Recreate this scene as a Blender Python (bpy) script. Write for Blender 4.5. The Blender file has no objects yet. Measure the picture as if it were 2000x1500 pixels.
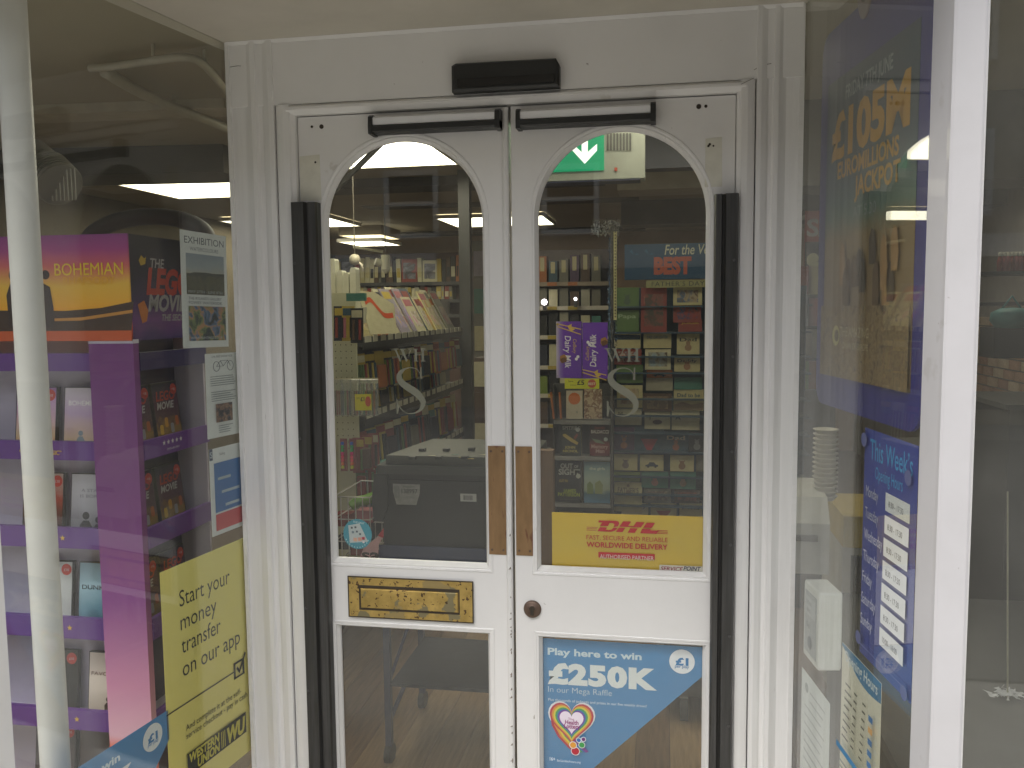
import bpy, bmesh, math, random
from mathutils import Matrix, Vector
from mathutils.geometry import tessellate_polygon
R = math.radians
random.seed(7)
S = bpy.context.scene
COL = S.collection

# ------------------------------------------------------------------ camera
CAMP = Vector((.39, -2.2, 1.55)); FPX = 1673.0
cd = bpy.data.cameras.new('camera'); cam = bpy.data.objects.new('camera', cd); COL.objects.link(cam)
cd.sensor_width = 36; cd.lens = 36 * FPX / 2000; cd.clip_start = .02; cd.clip_end = 400
CR = Matrix.Rotation(R(10.06), 3, 'Z') @ Matrix.Rotation(R(85), 3, 'X') @ Matrix.Rotation(R(-.59), 3, 'Z')
cam.matrix_world = Matrix.Translation(CAMP) @ CR.to_4x4()
S.camera = cam

# ------------------------------------------------------------------ light
w = bpy.data.worlds.new("World"); S.world = w; w.use_nodes = True
nt = w.node_tree; bg = nt.nodes['Background']; sky = nt.nodes.new('ShaderNodeTexSky'); sky.sky_type = 'NISHITA'
sky.sun_disc = False; sky.sun_elevation = R(66); sky.sun_rotation = R(200); sky.dust_density = 4.0; sky.air_density = 1.0
hs = nt.nodes.new('ShaderNodeHueSaturation'); hs.inputs['Saturation'].default_value = .40
nt.links.new(sky.outputs[0], hs.inputs['Color']); nt.links.new(hs.outputs[0], bg.inputs[0]); bg.inputs[1].default_value = .15
sl = bpy.data.lights.new('sun', 'SUN'); sl.energy = 2.2; sl.angle = R(40); sl.color = (1, .975, .93)
so = bpy.data.objects.new('sun', sl); COL.objects.link(so)
so.rotation_euler = Vector((.2, .30, -.93)).to_track_quat('-Z', 'Y').to_euler(); so.location = (0, -6, 8)
S.view_settings.view_transform = 'Standard'; S.view_settings.look = 'None'; S.view_settings.gamma = 1
S.view_settings.exposure = .89
PANEL_E = 3.4
S.cycles.use_denoising = True; S.cycles.max_bounces = 10; S.cycles.transparent_max_bounces = 24
S.cycles.diffuse_bounces = 4; S.cycles.glossy_bounces = 4; S.cycles.sample_clamp_indirect = 4
S.cycles.caustics_reflective = False; S.cycles.caustics_refractive = False; S.cycles.use_light_tree = True

# ------------------------------------------------------------------ pixel rays onto real planes
def ray(px, py): return CR @ Vector(((px-1000)/FPX, -(py-750)/FPX, -1))
def at(px, py, Y): d = ray(px, py); return CAMP + d*((Y-CAMP.y)/d.y)
def atx(px, py, X): d = ray(px, py); return CAMP + d*((X-CAMP.x)/d.x)
def atz(px, py, Z): d = ray(px, py); return CAMP + d*((Z-CAMP.z)/d.z)
def onfront(x, z, y):
    'where a point seen against the door plane sits on a face standing y in front of it'
    k = (2.2+y)/2.2; return .39+(x-.39)*k, 1.55+(z-1.55)*k
def frame(o, ang=0, tilt=0):
    """local x right, y up, z towards the viewer; ang=0 faces -y"""
    X = Vector((math.cos(ang), math.sin(ang), 0)); U = Vector((0, 0, 1)); N = X.cross(U)
    M = Matrix((X, U, N)).transposed().to_4x4()
    return Matrix.Translation(o) @ M @ Matrix.Rotation(tilt, 4, 'X')

# ------------------------------------------------------------------ materials
MC = {}
def P(c):
    if isinstance(c, str):
        c = c.lstrip('#'); c = [int(c[i:i+2], 16)/255 for i in (0, 2, 4)]
        c = [(x/12.92 if x <= .04045 else ((x+.055)/1.055)**2.4) for x in c]
    return (c[0], c[1], c[2], 1)
def newmat(name):
    m = bpy.data.materials.new(name); m.use_nodes = True
    return m, m.node_tree, m.node_tree.nodes['Principled BSDF']
def mat(c, rough=.55, metal=0, var=.12, scale=14, bump=0, bscale=60, name=None, coat=0, dirt=None, stretch=None):
    key = ('m', str(c), rough, metal, var, scale, bump, bscale, coat, str(dirt), str(stretch))
    if key in MC: return MC[key]
    m, t, b = newmat(name or 'surface'); N = t.nodes; L = t.links
    c = P(c); b.inputs['Roughness'].default_value = rough; b.inputs['Metallic'].default_value = metal
    b.inputs['Coat Weight'].default_value = coat
    tc = N.new('ShaderNodeTexCoord'); mp = N.new('ShaderNodeMapping'); L.new(tc.outputs['Object'], mp.inputs[0])
    if stretch: mp.inputs['Scale'].default_value = stretch
    nz = N.new('ShaderNodeTexNoise'); nz.inputs['Scale'].default_value = scale; nz.inputs['Detail'].default_value = 6
    nz.inputs['Roughness'].default_value = .62; L.new(mp.outputs[0], nz.inputs['Vector'])
    mx = N.new('ShaderNodeMix'); mx.data_type = 'RGBA'; mr = N.new('ShaderNodeMapRange')
    mr.inputs['From Min'].default_value = .3; mr.inputs['From Max'].default_value = .7; L.new(nz.outputs[0], mr.inputs[0])
    L.new(mr.outputs[0], mx.inputs[0])
    mx.inputs[6].default_value = (c[0]*(1-var), c[1]*(1-var), c[2]*(1-var*1.1), 1)
    mx.inputs[7].default_value = (min(1, c[0]*(1+var*.6)), min(1, c[1]*(1+var*.6)), min(1, c[2]*(1+var*.6)), 1)
    out = mx.outputs[2]
    if dirt:   # (colour, threshold, scale): chips and specks with a shape of their own
        for dc, th, ds in dirt:
            n2 = N.new('ShaderNodeTexNoise'); n2.inputs['Scale'].default_value = ds; n2.inputs['Detail'].default_value = 4
            L.new(mp.outputs[0], n2.inputs['Vector'])
            r2 = N.new('ShaderNodeMapRange'); r2.inputs['From Min'].default_value = th; r2.inputs['From Max'].default_value = th+.025
            L.new(n2.outputs[0], r2.inputs[0]); m2 = N.new('ShaderNodeMix'); m2.data_type = 'RGBA'
            L.new(r2.outputs[0], m2.inputs[0]); L.new(out, m2.inputs[6]); m2.inputs[7].default_value = P(dc); out = m2.outputs[2]
    L.new(out, b.inputs['Base Color'])
    if bump:
        nb = N.new('ShaderNodeTexNoise'); nb.inputs['Scale'].default_value = bscale; nb.inputs['Detail'].default_value = 5
        L.new(mp.outputs[0], nb.inputs['Vector']); bp = N.new('ShaderNodeBump'); bp.inputs['Strength'].default_value = bump
        bp.inputs['Distance'].default_value = .002; L.new(nb.outputs[0], bp.inputs['Height']); L.new(bp.outputs[0], b.inputs['Normal'])
    MC[key] = m; return m
def flat(c, rough=.45): return mat(c, rough, var=.05, scale=40, name='print_ink')
def emit(c, e, name='lit_panel'):
    key = ('e', str(c), e)
    if key in MC: return MC[key]
    m, t, b = newmat(name); b.inputs['Base Color'].default_value = P(c)
    b.inputs['Emission Color'].default_value = P(c); b.inputs['Emission Strength'].default_value = e
    MC[key] = m; return m
def grad(stops, lo, hi, axis=1, noise=.06, nscale=12, rough=.35, skew=0):
    key = ('g', str(stops), lo, hi, axis, noise, nscale, skew)
    if key in MC: return MC[key]
    m, t, b = newmat('printed_picture'); N = t.nodes; L = t.links; b.inputs['Roughness'].default_value = rough
    tc = N.new('ShaderNodeTexCoord'); sp = N.new('ShaderNodeSeparateXYZ'); L.new(tc.outputs['Object'], sp.inputs[0])
    nz = N.new('ShaderNodeTexNoise'); nz.inputs['Scale'].default_value = nscale; nz.inputs['Detail'].default_value = 5
    L.new(tc.outputs['Object'], nz.inputs['Vector'])
    ma = N.new('ShaderNodeMath'); ma.operation = 'MULTIPLY_ADD'; L.new(sp.outputs[0], ma.inputs[0]); ma.inputs[1].default_value = skew
    L.new(sp.outputs[axis], ma.inputs[2])
    mr = N.new('ShaderNodeMapRange'); mr.inputs['From Min'].default_value = lo; mr.inputs['From Max'].default_value = hi; L.new(ma.outputs[0], mr.inputs[0])
    ad = N.new('ShaderNodeMath'); ad.operation = 'MULTIPLY_ADD'; ad.inputs[1].default_value = noise*2; L.new(nz.outputs[0], ad.inputs[0])
    sb = N.new('ShaderNodeMath'); sb.operation = 'SUBTRACT'; L.new(mr.outputs[0], sb.inputs[0]); sb.inputs[1].default_value = noise
    L.new(sb.outputs[0], ad.inputs[2])
    cr = N.new('ShaderNodeValToRGB'); e = cr.color_ramp.elements
    for i, (p, c) in enumerate(stops):
        el = e[i] if i < 2 else e.new(p)
        el.position = p; el.color = P(c)
    L.new(ad.outputs[0], cr.inputs[0]); L.new(cr.outputs[0], b.inputs['Base Color']); MC[key] = m; return m
def blotch(cols, scale, rough=.4):
    key = ('b', str(cols), scale)
    if key in MC: return MC[key]
    m, t, b = newmat('printed_photo'); N = t.nodes; L = t.links; b.inputs['Roughness'].default_value = rough
    tc = N.new('ShaderNodeTexCoord'); nz = N.new('ShaderNodeTexNoise'); nz.inputs['Scale'].default_value = scale
    nz.inputs['Detail'].default_value = 3; L.new(tc.outputs['Object'], nz.inputs['Vector']); nz.inputs['Distortion'].default_value = .6
    cr = N.new('ShaderNodeValToRGB'); e = cr.color_ramp.elements; n = len(cols)
    for i, c in enumerate(cols):
        p = .32 + .36*i/(n-1); el = e[i] if i < 2 else e.new(p); el.position = p; el.color = P(c)
    L.new(nz.outputs[0], cr.inputs[0]); L.new(cr.outputs[0], b.inputs['Base Color']); MC[key] = m; return m
def glassmat(name, veil=.03, tint=(.965, .975, .955), f0=.04):
    m = bpy.data.materials.new(name); m.use_nodes = True; t = m.node_tree; N = t.nodes; L = t.links
    for n in list(N): N.remove(n)
    o = N.new('ShaderNodeOutputMaterial'); tr = N.new('ShaderNodeBsdfTransparent'); tr.inputs[0].default_value = (*tint, 1)
    gl = N.new('ShaderNodeBsdfGlossy'); gl.inputs['Roughness'].default_value = .0; gl.inputs[0].default_value = (1, 1, 1, 1)
    df = N.new('ShaderNodeBsdfDiffuse'); df.inputs[0].default_value = (.75, .74, .68, 1)
    lw = N.new('ShaderNodeLayerWeight'); lw.inputs[0].default_value = .5
    pw = N.new('ShaderNodeMath'); pw.operation = 'POWER'; L.new(lw.outputs['Facing'], pw.inputs[0]); pw.inputs[1].default_value = 5
    ma = N.new('ShaderNodeMath'); ma.operation = 'MULTIPLY_ADD'; L.new(pw.outputs[0], ma.inputs[0]); ma.inputs[1].default_value = 1-f0; ma.inputs[2].default_value = f0
    # dust smears on the pane, thickened into a haze that lifts the darks
    tc = N.new('ShaderNodeTexCoord'); nz = N.new('ShaderNodeTexNoise'); nz.inputs['Scale'].default_value = 5; nz.inputs['Detail'].default_value = 6
    L.new(tc.outputs['Object'], nz.inputs['Vector']); mv = N.new('ShaderNodeMath'); mv.operation = 'MULTIPLY'; L.new(nz.outputs[0], mv.inputs[0]); mv.inputs[1].default_value = veil*2
    m1 = N.new('ShaderNodeMixShader'); L.new(mv.outputs[0], m1.inputs[0]); L.new(tr.outputs[0], m1.inputs[1]); L.new(df.outputs[0], m1.inputs[2])
    m2 = N.new('ShaderNodeMixShader'); L.new(ma.outputs[0], m2.inputs[0]); L.new(m1.outputs[0], m2.inputs[1]); L.new(gl.outputs[0], m2.inputs[2])
    L.new(m2.outputs[0], o.inputs[0]); return m

PAINT = mat((.76, .752, .738), .40, var=.04, scale=4, bump=.25, bscale=35, name='white_gloss_paint', coat=.15,
            dirt=[((.32, .29, .26), .735, 28), ((.62, .60, .56), .70, 9)])
PAINTV = mat((.76, .752, .738), .40, var=.05, scale=7, bump=.3, bscale=22, name='brushed_white_paint', coat=.1, stretch=(6, 6, .5),
             dirt=[((.36, .33, .30), .745, 18)])
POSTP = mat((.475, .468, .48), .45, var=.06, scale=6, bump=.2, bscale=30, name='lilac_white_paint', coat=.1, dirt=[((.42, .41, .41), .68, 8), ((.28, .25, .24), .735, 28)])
SOFF = mat((.55, .52, .45), .7, var=.10, scale=3, bump=.3, name='soffit_paint')
BLACKP = mat((.022, .023, .023), .42, var=.2, bump=.1, name='black_plastic')
BLACKM = mat((.042, .041, .040), .42, metal=0, var=.5, name='black_metal', stretch=(8, 8, .4))
SILV = mat((.80, .81, .83), .33, metal=0, var=.05, name='brushed_aluminium')
BRASS = mat((.50, .355, .12), .42, metal=.85, var=.28, scale=26, bump=.5, bscale=50, name='pitted_brass',
            dirt=[((.12, .075, .045), .615, 95), ((.25, .22, .13), .60, 20), ((.36, .28, .13), .60, 12), ((.09, .06, .04), .69, 45)])
BRASSD = mat((.07, .055, .04), .55, metal=.5, var=.3, name='tarnished_brass')
BRONZE = mat((.27, .165, .08), .45, metal=.4, var=.22, scale=9, name='brown_push_plate', stretch=(5, 5, 1.2), dirt=[((.17, .08, .045), .60, 5)])
IRON = mat((.16, .11, .085), .45, metal=.6, var=.3, name='aged_bronze')
GLASS = glassmat('pane_glass', .020)
GLASSW = glassmat('window_glass', .028)
DARK = mat((.02, .02, .02), .7, name='dark_hole')
GREYB = mat((.035, .037, .038), .5, name='black_shelf_steel')
CEILP = mat((.33, .295, .22), .8, var=.08, scale=2, name='ceiling_paint')

# ------------------------------------------------------------------ mesh builder
class MB:
    def __init__(s): s.v = []; s.f = []; s.sm = []
    def add(s, vs, fs, smooth=False):
        o = len(s.v); s.v += [tuple(v) for v in vs]; s.f += [tuple(i+o for i in f) for f in fs]; s.sm += [smooth]*len(fs); return s
    def box(s, a, b, bev=0):
        x0, y0, z0 = [min(p, q) for p, q in zip(a, b)]; x1, y1, z1 = [max(p, q) for p, q in zip(a, b)]
        if bev:
            return s.prism([(x0+bev, y0), (x1-bev, y0), (x1, y0+bev), (x1, y1-bev), (x1-bev, y1), (x0+bev, y1), (x0, y1-bev), (x0, y0+bev)], z0, z1, bev)
        v = [(x0, y0, z0), (x1, y0, z0), (x1, y1, z0), (x0, y1, z0), (x0, y0, z1), (x1, y0, z1), (x1, y1, z1), (x0, y1, z1)]
        return s.add(v, [(0, 3, 2, 1), (4, 5, 6, 7), (0, 1, 5, 4), (1, 2, 6, 5), (2, 3, 7, 6), (3, 0, 4, 7)])
    def prism(s, pts, z0, z1, bev=0, ax='z'):
        """extrude a polygon (counter-clockwise) along z (or y, x)"""
        n = len(pts)
        def q(x, y, z):
            return (x, y, z) if ax == 'z' else ((x, z, y) if ax == 'y' else (z, x, y))
        if bev:
            cx = sum(p[0] for p in pts)/n; cy = sum(p[1] for p in pts)/n
            ww = max(abs(p[0]-cx) for p in pts); hh = max(abs(p[1]-cy) for p in pts)
            ins = [(cx+(p[0]-cx)*(1-bev/ww), cy+(p[1]-cy)*(1-bev/hh)) for p in pts]
            rings = [(ins, z0), (pts, z0+bev), (pts, z1-bev), (ins, z1)]
        else: rings = [(pts, z0), (pts, z1)]
        vs = [q(p[0], p[1], z) for ps, z in rings for p in ps]; fs = []
        for r in range(len(rings)-1):
            for i in range(n):
                j = (i+1) % n; fs.append((r*n+i, r*n+j, (r+1)*n+j, (r+1)*n+i))
        fs.append(tuple(range(n))[::-1]); fs.append(tuple((len(rings)-1)*n+i for i in range(n)))
        return s.add(vs, fs)
    def plate(s, outer, holes, y0, y1, ax='y'):
        """slab with holes in the xz plane, front at y0"""
        loops = [outer]+holes; tri = tessellate_polygon([[Vector((p[0], p[1], 0)) for p in l] for l in loops])
        pts = [p for l in loops for p in l]; n = len(pts)
        g = (lambda p, y: (p[0], y, p[1])) if ax == 'y' else (lambda p, y: (p[0], p[1], y))
        vs = [g(p, y0) for p in pts]+[g(p, y1) for p in pts]
        fs = [tuple(t) for t in tri]+[tuple(i+n for i in t)[::-1] for t in tri]; o = 0
        for l in loops:
            m = len(l)
            for i in range(m): j = (i+1) % m; fs.append((o+i, o+j, o+j+n, o+i+n))
            o += m
        return s.add(vs, fs)
    def ring(s, la, lb, ya, yb, ax='y'):
        n = len(la); g = (lambda p, y: (p[0], y, p[1])) if ax == 'y' else (lambda p, y: (p[0], p[1], y))
        vs = [g(p, ya) for p in la]+[g(p, yb) for p in lb]
        return s.add(vs, [(i, (i+1) % n, (i+1) % n+n, i+n) for i in range(n)])
    def cyl(s, a, b, r0, r1=None, n=16, smooth=True, caps=True):
        a = Vector(a); b = Vector(b); r1 = r0 if r1 is None else r1; d = (b-a).normalized()
        u = d.orthogonal().normalized(); v = d.cross(u); o = len(s.v)
        vs = [a+(u*math.cos(2*math.pi*i/n)+v*math.sin(2*math.pi*i/n))*r0 for i in range(n)]+[b+(u*math.cos(2*math.pi*i/n)+v*math.sin(2*math.pi*i/n))*r1 for i in range(n)]
        s.add(vs, [(i, (i+1) % n, (i+1) % n+n, i+n) for i in range(n)], smooth)
        if caps: s.add(vs, [tuple(range(n))[::-1], tuple(range(n, 2*n))])
        return s
    def tube(s, pts, r, n=8, closed=False):
        pts = [Vector(p) for p in pts]; k = len(pts); vs = []; prev = None
        for i, p in enumerate(pts):
            d = (pts[min(i+1, k-1)]-pts[max(i-1, 0)]).normalized()
            if closed: d = (pts[(i+1) % k]-pts[i-1]).normalized()
            u = (prev-d*prev.dot(d)).normalized() if prev else d.orthogonal().normalized()
            prev = u; v = d.cross(u)
            vs += [p+(u*math.cos(2*math.pi*j/n)+v*math.sin(2*math.pi*j/n))*r for j in range(n)]
        fs = [(i*n+j, i*n+(j+1) % n, ((i+1) % k)*n+(j+1) % n, ((i+1) % k)*n+j) for i in range(k if closed else k-1) for j in range(n)]
        if not closed: fs += [tuple(range(n))[::-1], tuple(range((k-1)*n, k*n))]
        return s.add(vs, fs, True)
    def lathe(s, prof, c=(0, 0, 0), n=20, axis='z'):
        vs = []
        for r, z in prof:
            for i in range(n):
                a = 2*math.pi*i/n; x, y = r*math.cos(a), r*math.sin(a)
                vs.append((c[0]+x, c[1]+y, c[2]+z) if axis == 'z' else (c[0]+x, c[1]+z, c[2]+y))
        return s.add(vs, [(r*n+i, r*n+(i+1) % n, (r+1)*n+(i+1) % n, (r+1)*n+i) for r in range(len(prof)-1) for i in range(n)], True)
    def mesh(s, name, m):
        me = bpy.data.meshes.new(name); me.from_pydata(s.v, [], s.f); me.materials.append(m)
        bm = bmesh.new(); bm.from_mesh(me); bmesh.ops.recalc_face_normals(bm, faces=bm.faces); bm.to_mesh(me); bm.free()
        for p, q in zip(me.polygons, s.sm): p.use_smooth = q
        me.update(); return me
    def build(s, name, m, parent=None, M=None): return link(name, s.mesh(name, m), parent, M)
def link(name, data, parent=None, M=None):
    o = bpy.data.objects.new(name, data); COL.objects.link(o)
    if parent is not None: o.parent = parent
    if M is not None: o.matrix_local = M
    return o
def tag(o, label, cat, group=None, kind=None):
    if label: o['label'] = label
    if cat: o['category'] = cat
    if group: o['group'] = group
    if kind: o['kind'] = kind
    return o
def thing(name, label, cat, M=None, group=None):
    o = link(name, None, None, M or Matrix()); o.empty_display_size = .1; return tag(o, label, cat, group)
def struct(o): o['kind'] = 'structure'; return o
def shadef(o):
    for p in o.data.polygons: p.use_smooth = False
    return o

# ------------------------------------------------------------------ lettering
TXT = {}
def textmesh(s, bold=0, shear=0, cw=1.0, sp=1.0):
    key = (s, bold, shear, cw, sp)
    if key in TXT: return TXT[key]
    cu = bpy.data.curves.new('lettering', 'FONT'); cu.body = s; cu.size = 1; cu.offset = bold; cu.shear = shear
    cu.space_character = sp; cu.resolution_u = 3; cu.fill_mode = 'FRONT'
    ob = bpy.data.objects.new('lettering', cu); me = bpy.data.meshes.new_from_object(ob); bpy.data.objects.remove(ob)
    xs = [v.co.x for v in me.vertices] or [0]; x0, x1 = min(xs), max(xs)
    for v in me.vertices: v.co.x = (v.co.x-x0)*cw
    TXT[key] = (me, (x1-x0)*cw); return TXT[key]
def put_text(s, parent, m, x, y, z, size=None, width=None, align='l', bold=0, shear=0, cw=1.0, rot=0, sp=1.0, name='lettering', label=None, sy=1.0, pre=None):
    """cap height is about .7*size; x,y = left (or centre/right) end of the baseline"""
    me, wd = textmesh(s, bold, shear, cw, sp)
    if width is not None and size is None: size = width/wd
    sx = width/wd if width is not None else size
    me = me.copy(); me.materials.clear(); me.materials.append(m); me.name = name
    dx = {'l': 0, 'c': -.5, 'r': -1}[align]*wd*sx
    M = Matrix.Translation((x, y, z)) @ Matrix.Rotation(rot, 4, 'Z') @ Matrix.Translation((dx, 0, 0)) @ Matrix.Diagonal((sx, size*sy, size, 1))
    o = link(name, me, parent, pre @ M if pre is not None else M)
    if label: o['label'] = label
    return o

class Sheet:
    """a printed sheet: origin at its top-left corner, x right, y up, z to the viewer; u,v run 0..1 right and down"""
    def __init__(s, name, label, cat, M, w, h, m, group=None, t=.0008, outline=None, parent=None):
        s.w, s.h, s.z = w, h, t
        pts = outline or [(0, 1), (1, 1), (1, 0), (0, 0)]
        mb = MB().prism([(u*w, -v*h) for u, v in pts], 0, t)
        s.o = mb.build(name, m, parent, M)
        if parent is None: tag(s.o, label, cat, group)
    def lift(s): s.z += .00025; return s.z
    def poly(s, pts, m, name='printed_shape', label=None):
        z = s.lift(); n = len(pts)
        tri = tessellate_polygon([[Vector((u*s.w, -v*s.h, 0)) for u, v in pts]])
        o = MB().add([(u*s.w, -v*s.h, z) for u, v in pts], [tuple(t) for t in tri]).build(name, m, s.o)
        if label: o['label'] = label
        return o
    def rect(s, u0, v0, u1, v1, m, name='printed_block', label=None): return s.poly([(u0, v1), (u1, v1), (u1, v0), (u0, v0)], m, name, label)
    def disc(s, u, v, r, m, name='printed_disc', n=24, ry=None):
        return s.poly([(u+r/s.w*math.cos(2*math.pi*i/n), v+(ry or r)/s.h*math.sin(2*math.pi*i/n)) for i in range(n)], m, name)
    def text(s, t, u, v, m, size=None, width=None, **k):
        return put_text(t, s.o, m, u*s.w, -v*s.h, s.lift(), size=size*s.h if size else None, width=width*s.w if width else None, **k)
def arc(cx, cz, r, a0, a1, n): return [(cx+r*math.cos(R(a0+(a1-a0)*i/n)), cz+r*math.sin(R(a0+(a1-a0)*i/n))) for i in range(n+1)]
def rrect(w, h, r, n=5, x=0, y=0):
    p = []
    for cx, cy, a in ((w-r, r, -90), (w-r, h-r, 0), (r, h-r, 90), (r, r, 180)): p += arc(x+cx, y+cy, r, a, a+90, n)
    return p
def part(mb, name, m, th, label=None):
    o = mb.build(name, m, th, th.matrix_basis.inverted())
    if label: o['label'] = label
    return o
def B(a, b, bev=0): return MB().box(a, b, bev)

# ================================================================== THE SETTING
CEIL = 2.38
struct(B((-40, -40, -.16), (40, -.80, -.12)).build('pavement', mat((.31, .30, .275), .8, bump=.3, name='paving')))
struct(B((-40, -10.5, -.118), (40, -3.2, -.112)).build('road', mat((.14, .137, .13), .85, bump=.4, name='asphalt')))
struct(B((-.95, -.80, -.12), (.95, .03, -.004)).build('lobby_floor', mat((.34, .32, .28), .6, name='lobby_tile')))
floor = struct(B((-3.6, .04, -.05), (2.5, 9.0, -.004)).build('floor', mat((.09, .06, .04), .7, name='subfloor')))
WOODS = [mat(c, .42, var=.30, scale=9, name='floor_board_wood', stretch=(9, .8, 1), bump=.15) for c in
         ((.32, .205, .105), (.26, .165, .085), (.37, .25, .14), (.21, .13, .075))]
bm_ = B((-.058, 0, 0), (.058, 2.2, .012)); BOARDS = [bm_.mesh('board', m) for m in WOODS]
for i in range(24):
    x = -2.0+i*.118
    for k in range(2):
        link('board', BOARDS[random.randrange(4)], floor, Matrix.Translation((x, .08+k*2.204+(i % 3)*0.0-(.0), -.004+random.uniform(0, .0012))))
B((.84, .08, -.004), (2.4, 4.5, .008)).build('board', WOODS[3], floor)
ceiling = struct(B((-3.6, .05, CEIL), (2.5, 9.0, CEIL+.06)).build('ceiling', CEILP))
struct(B((-3.6, 7.4, 0), (2.5, 7.5, CEIL)).build('wall_back', mat((.36, .26, .18), .8, var=.1, name='warm_wall')))
struct(B((-3.7, -.75, 0), (-3.6, 9, CEIL+.06)).build('wall_left', mat((.17, .145, .10), .8, name='cream_wall')))
wallr = struct(B((2.4, -.75, 0), (2.5, 9, CEIL+.06)).build('wall_right', mat((.20, .18, .15), .85, name='plaster_wall')))
# window beds either side of the lobby
struct(B((-3.6, -.66, CEIL), (-.80, .05, CEIL+.06)).build('ceiling', CEILP))
struct(B((.76, -.66, CEIL), (2.5, .05, CEIL+.06)).build('ceiling', CEILP))
struct(B((-3.6, -.64, -.05), (-.9, .04, 0)).build('floor', WOODS[1])); struct(B((.86, -.64, -.05), (2.5, .04, 0)).build('floor', WOODS[1]))
# brick patch added on the right wall for brickwork mirrored in the street window
BR = [mat(c, .85, var=.2, bump=.4, name='brick') for c in ((.42, .30, .20), (.36, .22, .14), (.46, .36, .25), (.30, .17, .11))]
bb = B((0, 0, 0), (.02, .155, .052)); BRM = [bb.mesh('brick', m) for m in BR]
for r in range(15):
    for k in range(15):
        y = 1.6+k*.165+(r % 2)*.08; z = .55+r*.062
        link('brick', BRM[random.randrange(4)], wallr, Matrix.Translation((2.382+random.uniform(0, .006), y, z)))

# ================================================================== THE SHOP BUILDING
SZ = 2.264
bld = thing('shop_building', 'white painted shop building over the recessed doorway, dull soffit and plain front', 'building', Matrix.Translation((0, -.8, 0)))
part(B((-8, -.86, SZ), (8, -.78, 7.2)), 'front_wall', mat((.55, .52, .47), .8, name='render'), bld)
part(B((-8, -.78, 7.0), (8, 9, 7.2)), 'roof', mat((.2, .2, .2), .8), bld)
part(MB().prism([(-.96, -.86), (.99, -.86), (.99, -.84), (.80, .05), (-.80, .05), (-.96, -.84)], SZ, SZ+.03), 'soffit', SOFF, bld)
part(B((-8, -.86, -.15), (-3.55, -.6, SZ)), 'side_wall', PAINT, bld); part(B((2.45, -.86, -.15), (8, -.6, SZ)), 'side_wall', PAINT, bld)
part(B((-3.55, -.78, -.12), (-.97, -.68, .10)), 'stall_riser', PAINT, bld); part(B((.90, -.76, -.12), (2.45, -.68, .10)), 'stall_riser', PAINT, bld)

# ---- door surround
fr = thing('door_surround', 'white moulded wooden door surround with plain head board above the double doors', 'door frame', Matrix.Translation((0, 0, 0)))
prof = [(-.764, .05), (-.764, -.012), (-.722, -.012), (-.716, -.016), (-.704, -.026), (-.692, -.026), (-.686, -.017), (-.682, -.013), (-.672, -.013),
        (-.667, -.020), (-.655, -.027), (-.642, -.027), (-.638, -.018), (-.634, -.016), (-.628, -.022), (-.616, -.026), (-.598, -.024), (-.592, -.017), (-.586, -.014), (-.576, -.012), (-.5745, -.004), (-.5745, .05)]
HZ = 2.094
prof = [(x, y if y > 0 else -.016+(y+.016)*.62) for x, y in prof]
prof = prof[:2]+[(onfront(x, 0, y)[0] if -.762 < x < -.577 else x, y) for x, y in prof[2:]]
OUT = 12
outl = prof[:13]+[(-.634, .05)]; inl = [(-.6335, .05)]+prof[13:]
part(MB().prism(outl, -.1, SZ), 'jamb_moulding', PAINTV, fr); part(MB().prism(inl, -.1, HZ), 'jamb_moulding', PAINTV, fr)
profr = [(-.0065+-p[0], p[1]) for p in prof][::-1]
xr = lambda x: .5615+(x-.568)*(.1545/.1895)
profr = [(xr(p[0]), p[1]) for p in profr]
xx = profr[::-1]; part(MB().prism((xx[:13]+[(xr(-.0065+.634), .05)])[::-1], -.1, SZ), 'jamb_moulding', PAINTV, fr); part(MB().prism(([(xr(-.0065+.6335), .05)]+xx[13:])[::-1], -.1, HZ), 'jamb_moulding', PAINTV, fr)
hp = [(-.002, 2.0665), (-.014, 2.067), (-.018, 2.072), (-.024, 2.079), (-.024, 2.086), (-.016, 2.093), (.05, 2.093), (.05, 2.0665)]
part(MB().prism(hp, -.596, .582, ax='x'), 'head_moulding', PAINT, fr)
part(B((-.7635, -.0175, 2.0945), (.7155, .0495, SZ-.0005)), 'head_board', PAINT, fr)
part(MB().prism([(-.018, 2.255), (-.020, 2.256), (-.023, 2.2635), (-.018, 2.2635)], -.760, .712, ax='x'), 'cornice_strip', PAINT, fr)
part(B((-.5740, .052, 0), (-.545, .075, 2.066)), 'door_stop', PAINT, fr); part(B((.532, .052, 0), (.5610, .075, 2.066)), 'door_stop', PAINT, fr)
part(B((-.545, .052, 2.04), (.532, .075, 2.066)), 'door_stop', PAINT, fr)
part(B((-.764, .05, -.1), (-.576, .12, SZ)), 'jamb_lining', PAINT, fr); part(B((.5625, .05, -.1), (.716, .12, SZ)), 'jamb_lining', PAINT, fr)
part(B((-.576, .05, 2.068), (.5625, .12, SZ+.2)), 'head_lining', PAINT, fr)
cr_ = part(MB().tube([(-.764+.012, -.0178, 2.20), (-.73, -.0179, 2.202), (-.72, -.0178, 2.201)], .0006, 4), 'paint_crack', DARK, fr)
part(MB().tube([(.60, -.0178, 2.115), (.615, -.0178, 2.125), (.64, -.0178, 2.128)], .0008, 4), 'paint_crack', mat((.2, .18, .16)), fr)
part(MB().tube([(.57, -.0246, 2.082), (.60, -.0246, 2.095)], .0007, 4), 'paint_crack', mat((.2, .18, .16)), fr)

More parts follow.
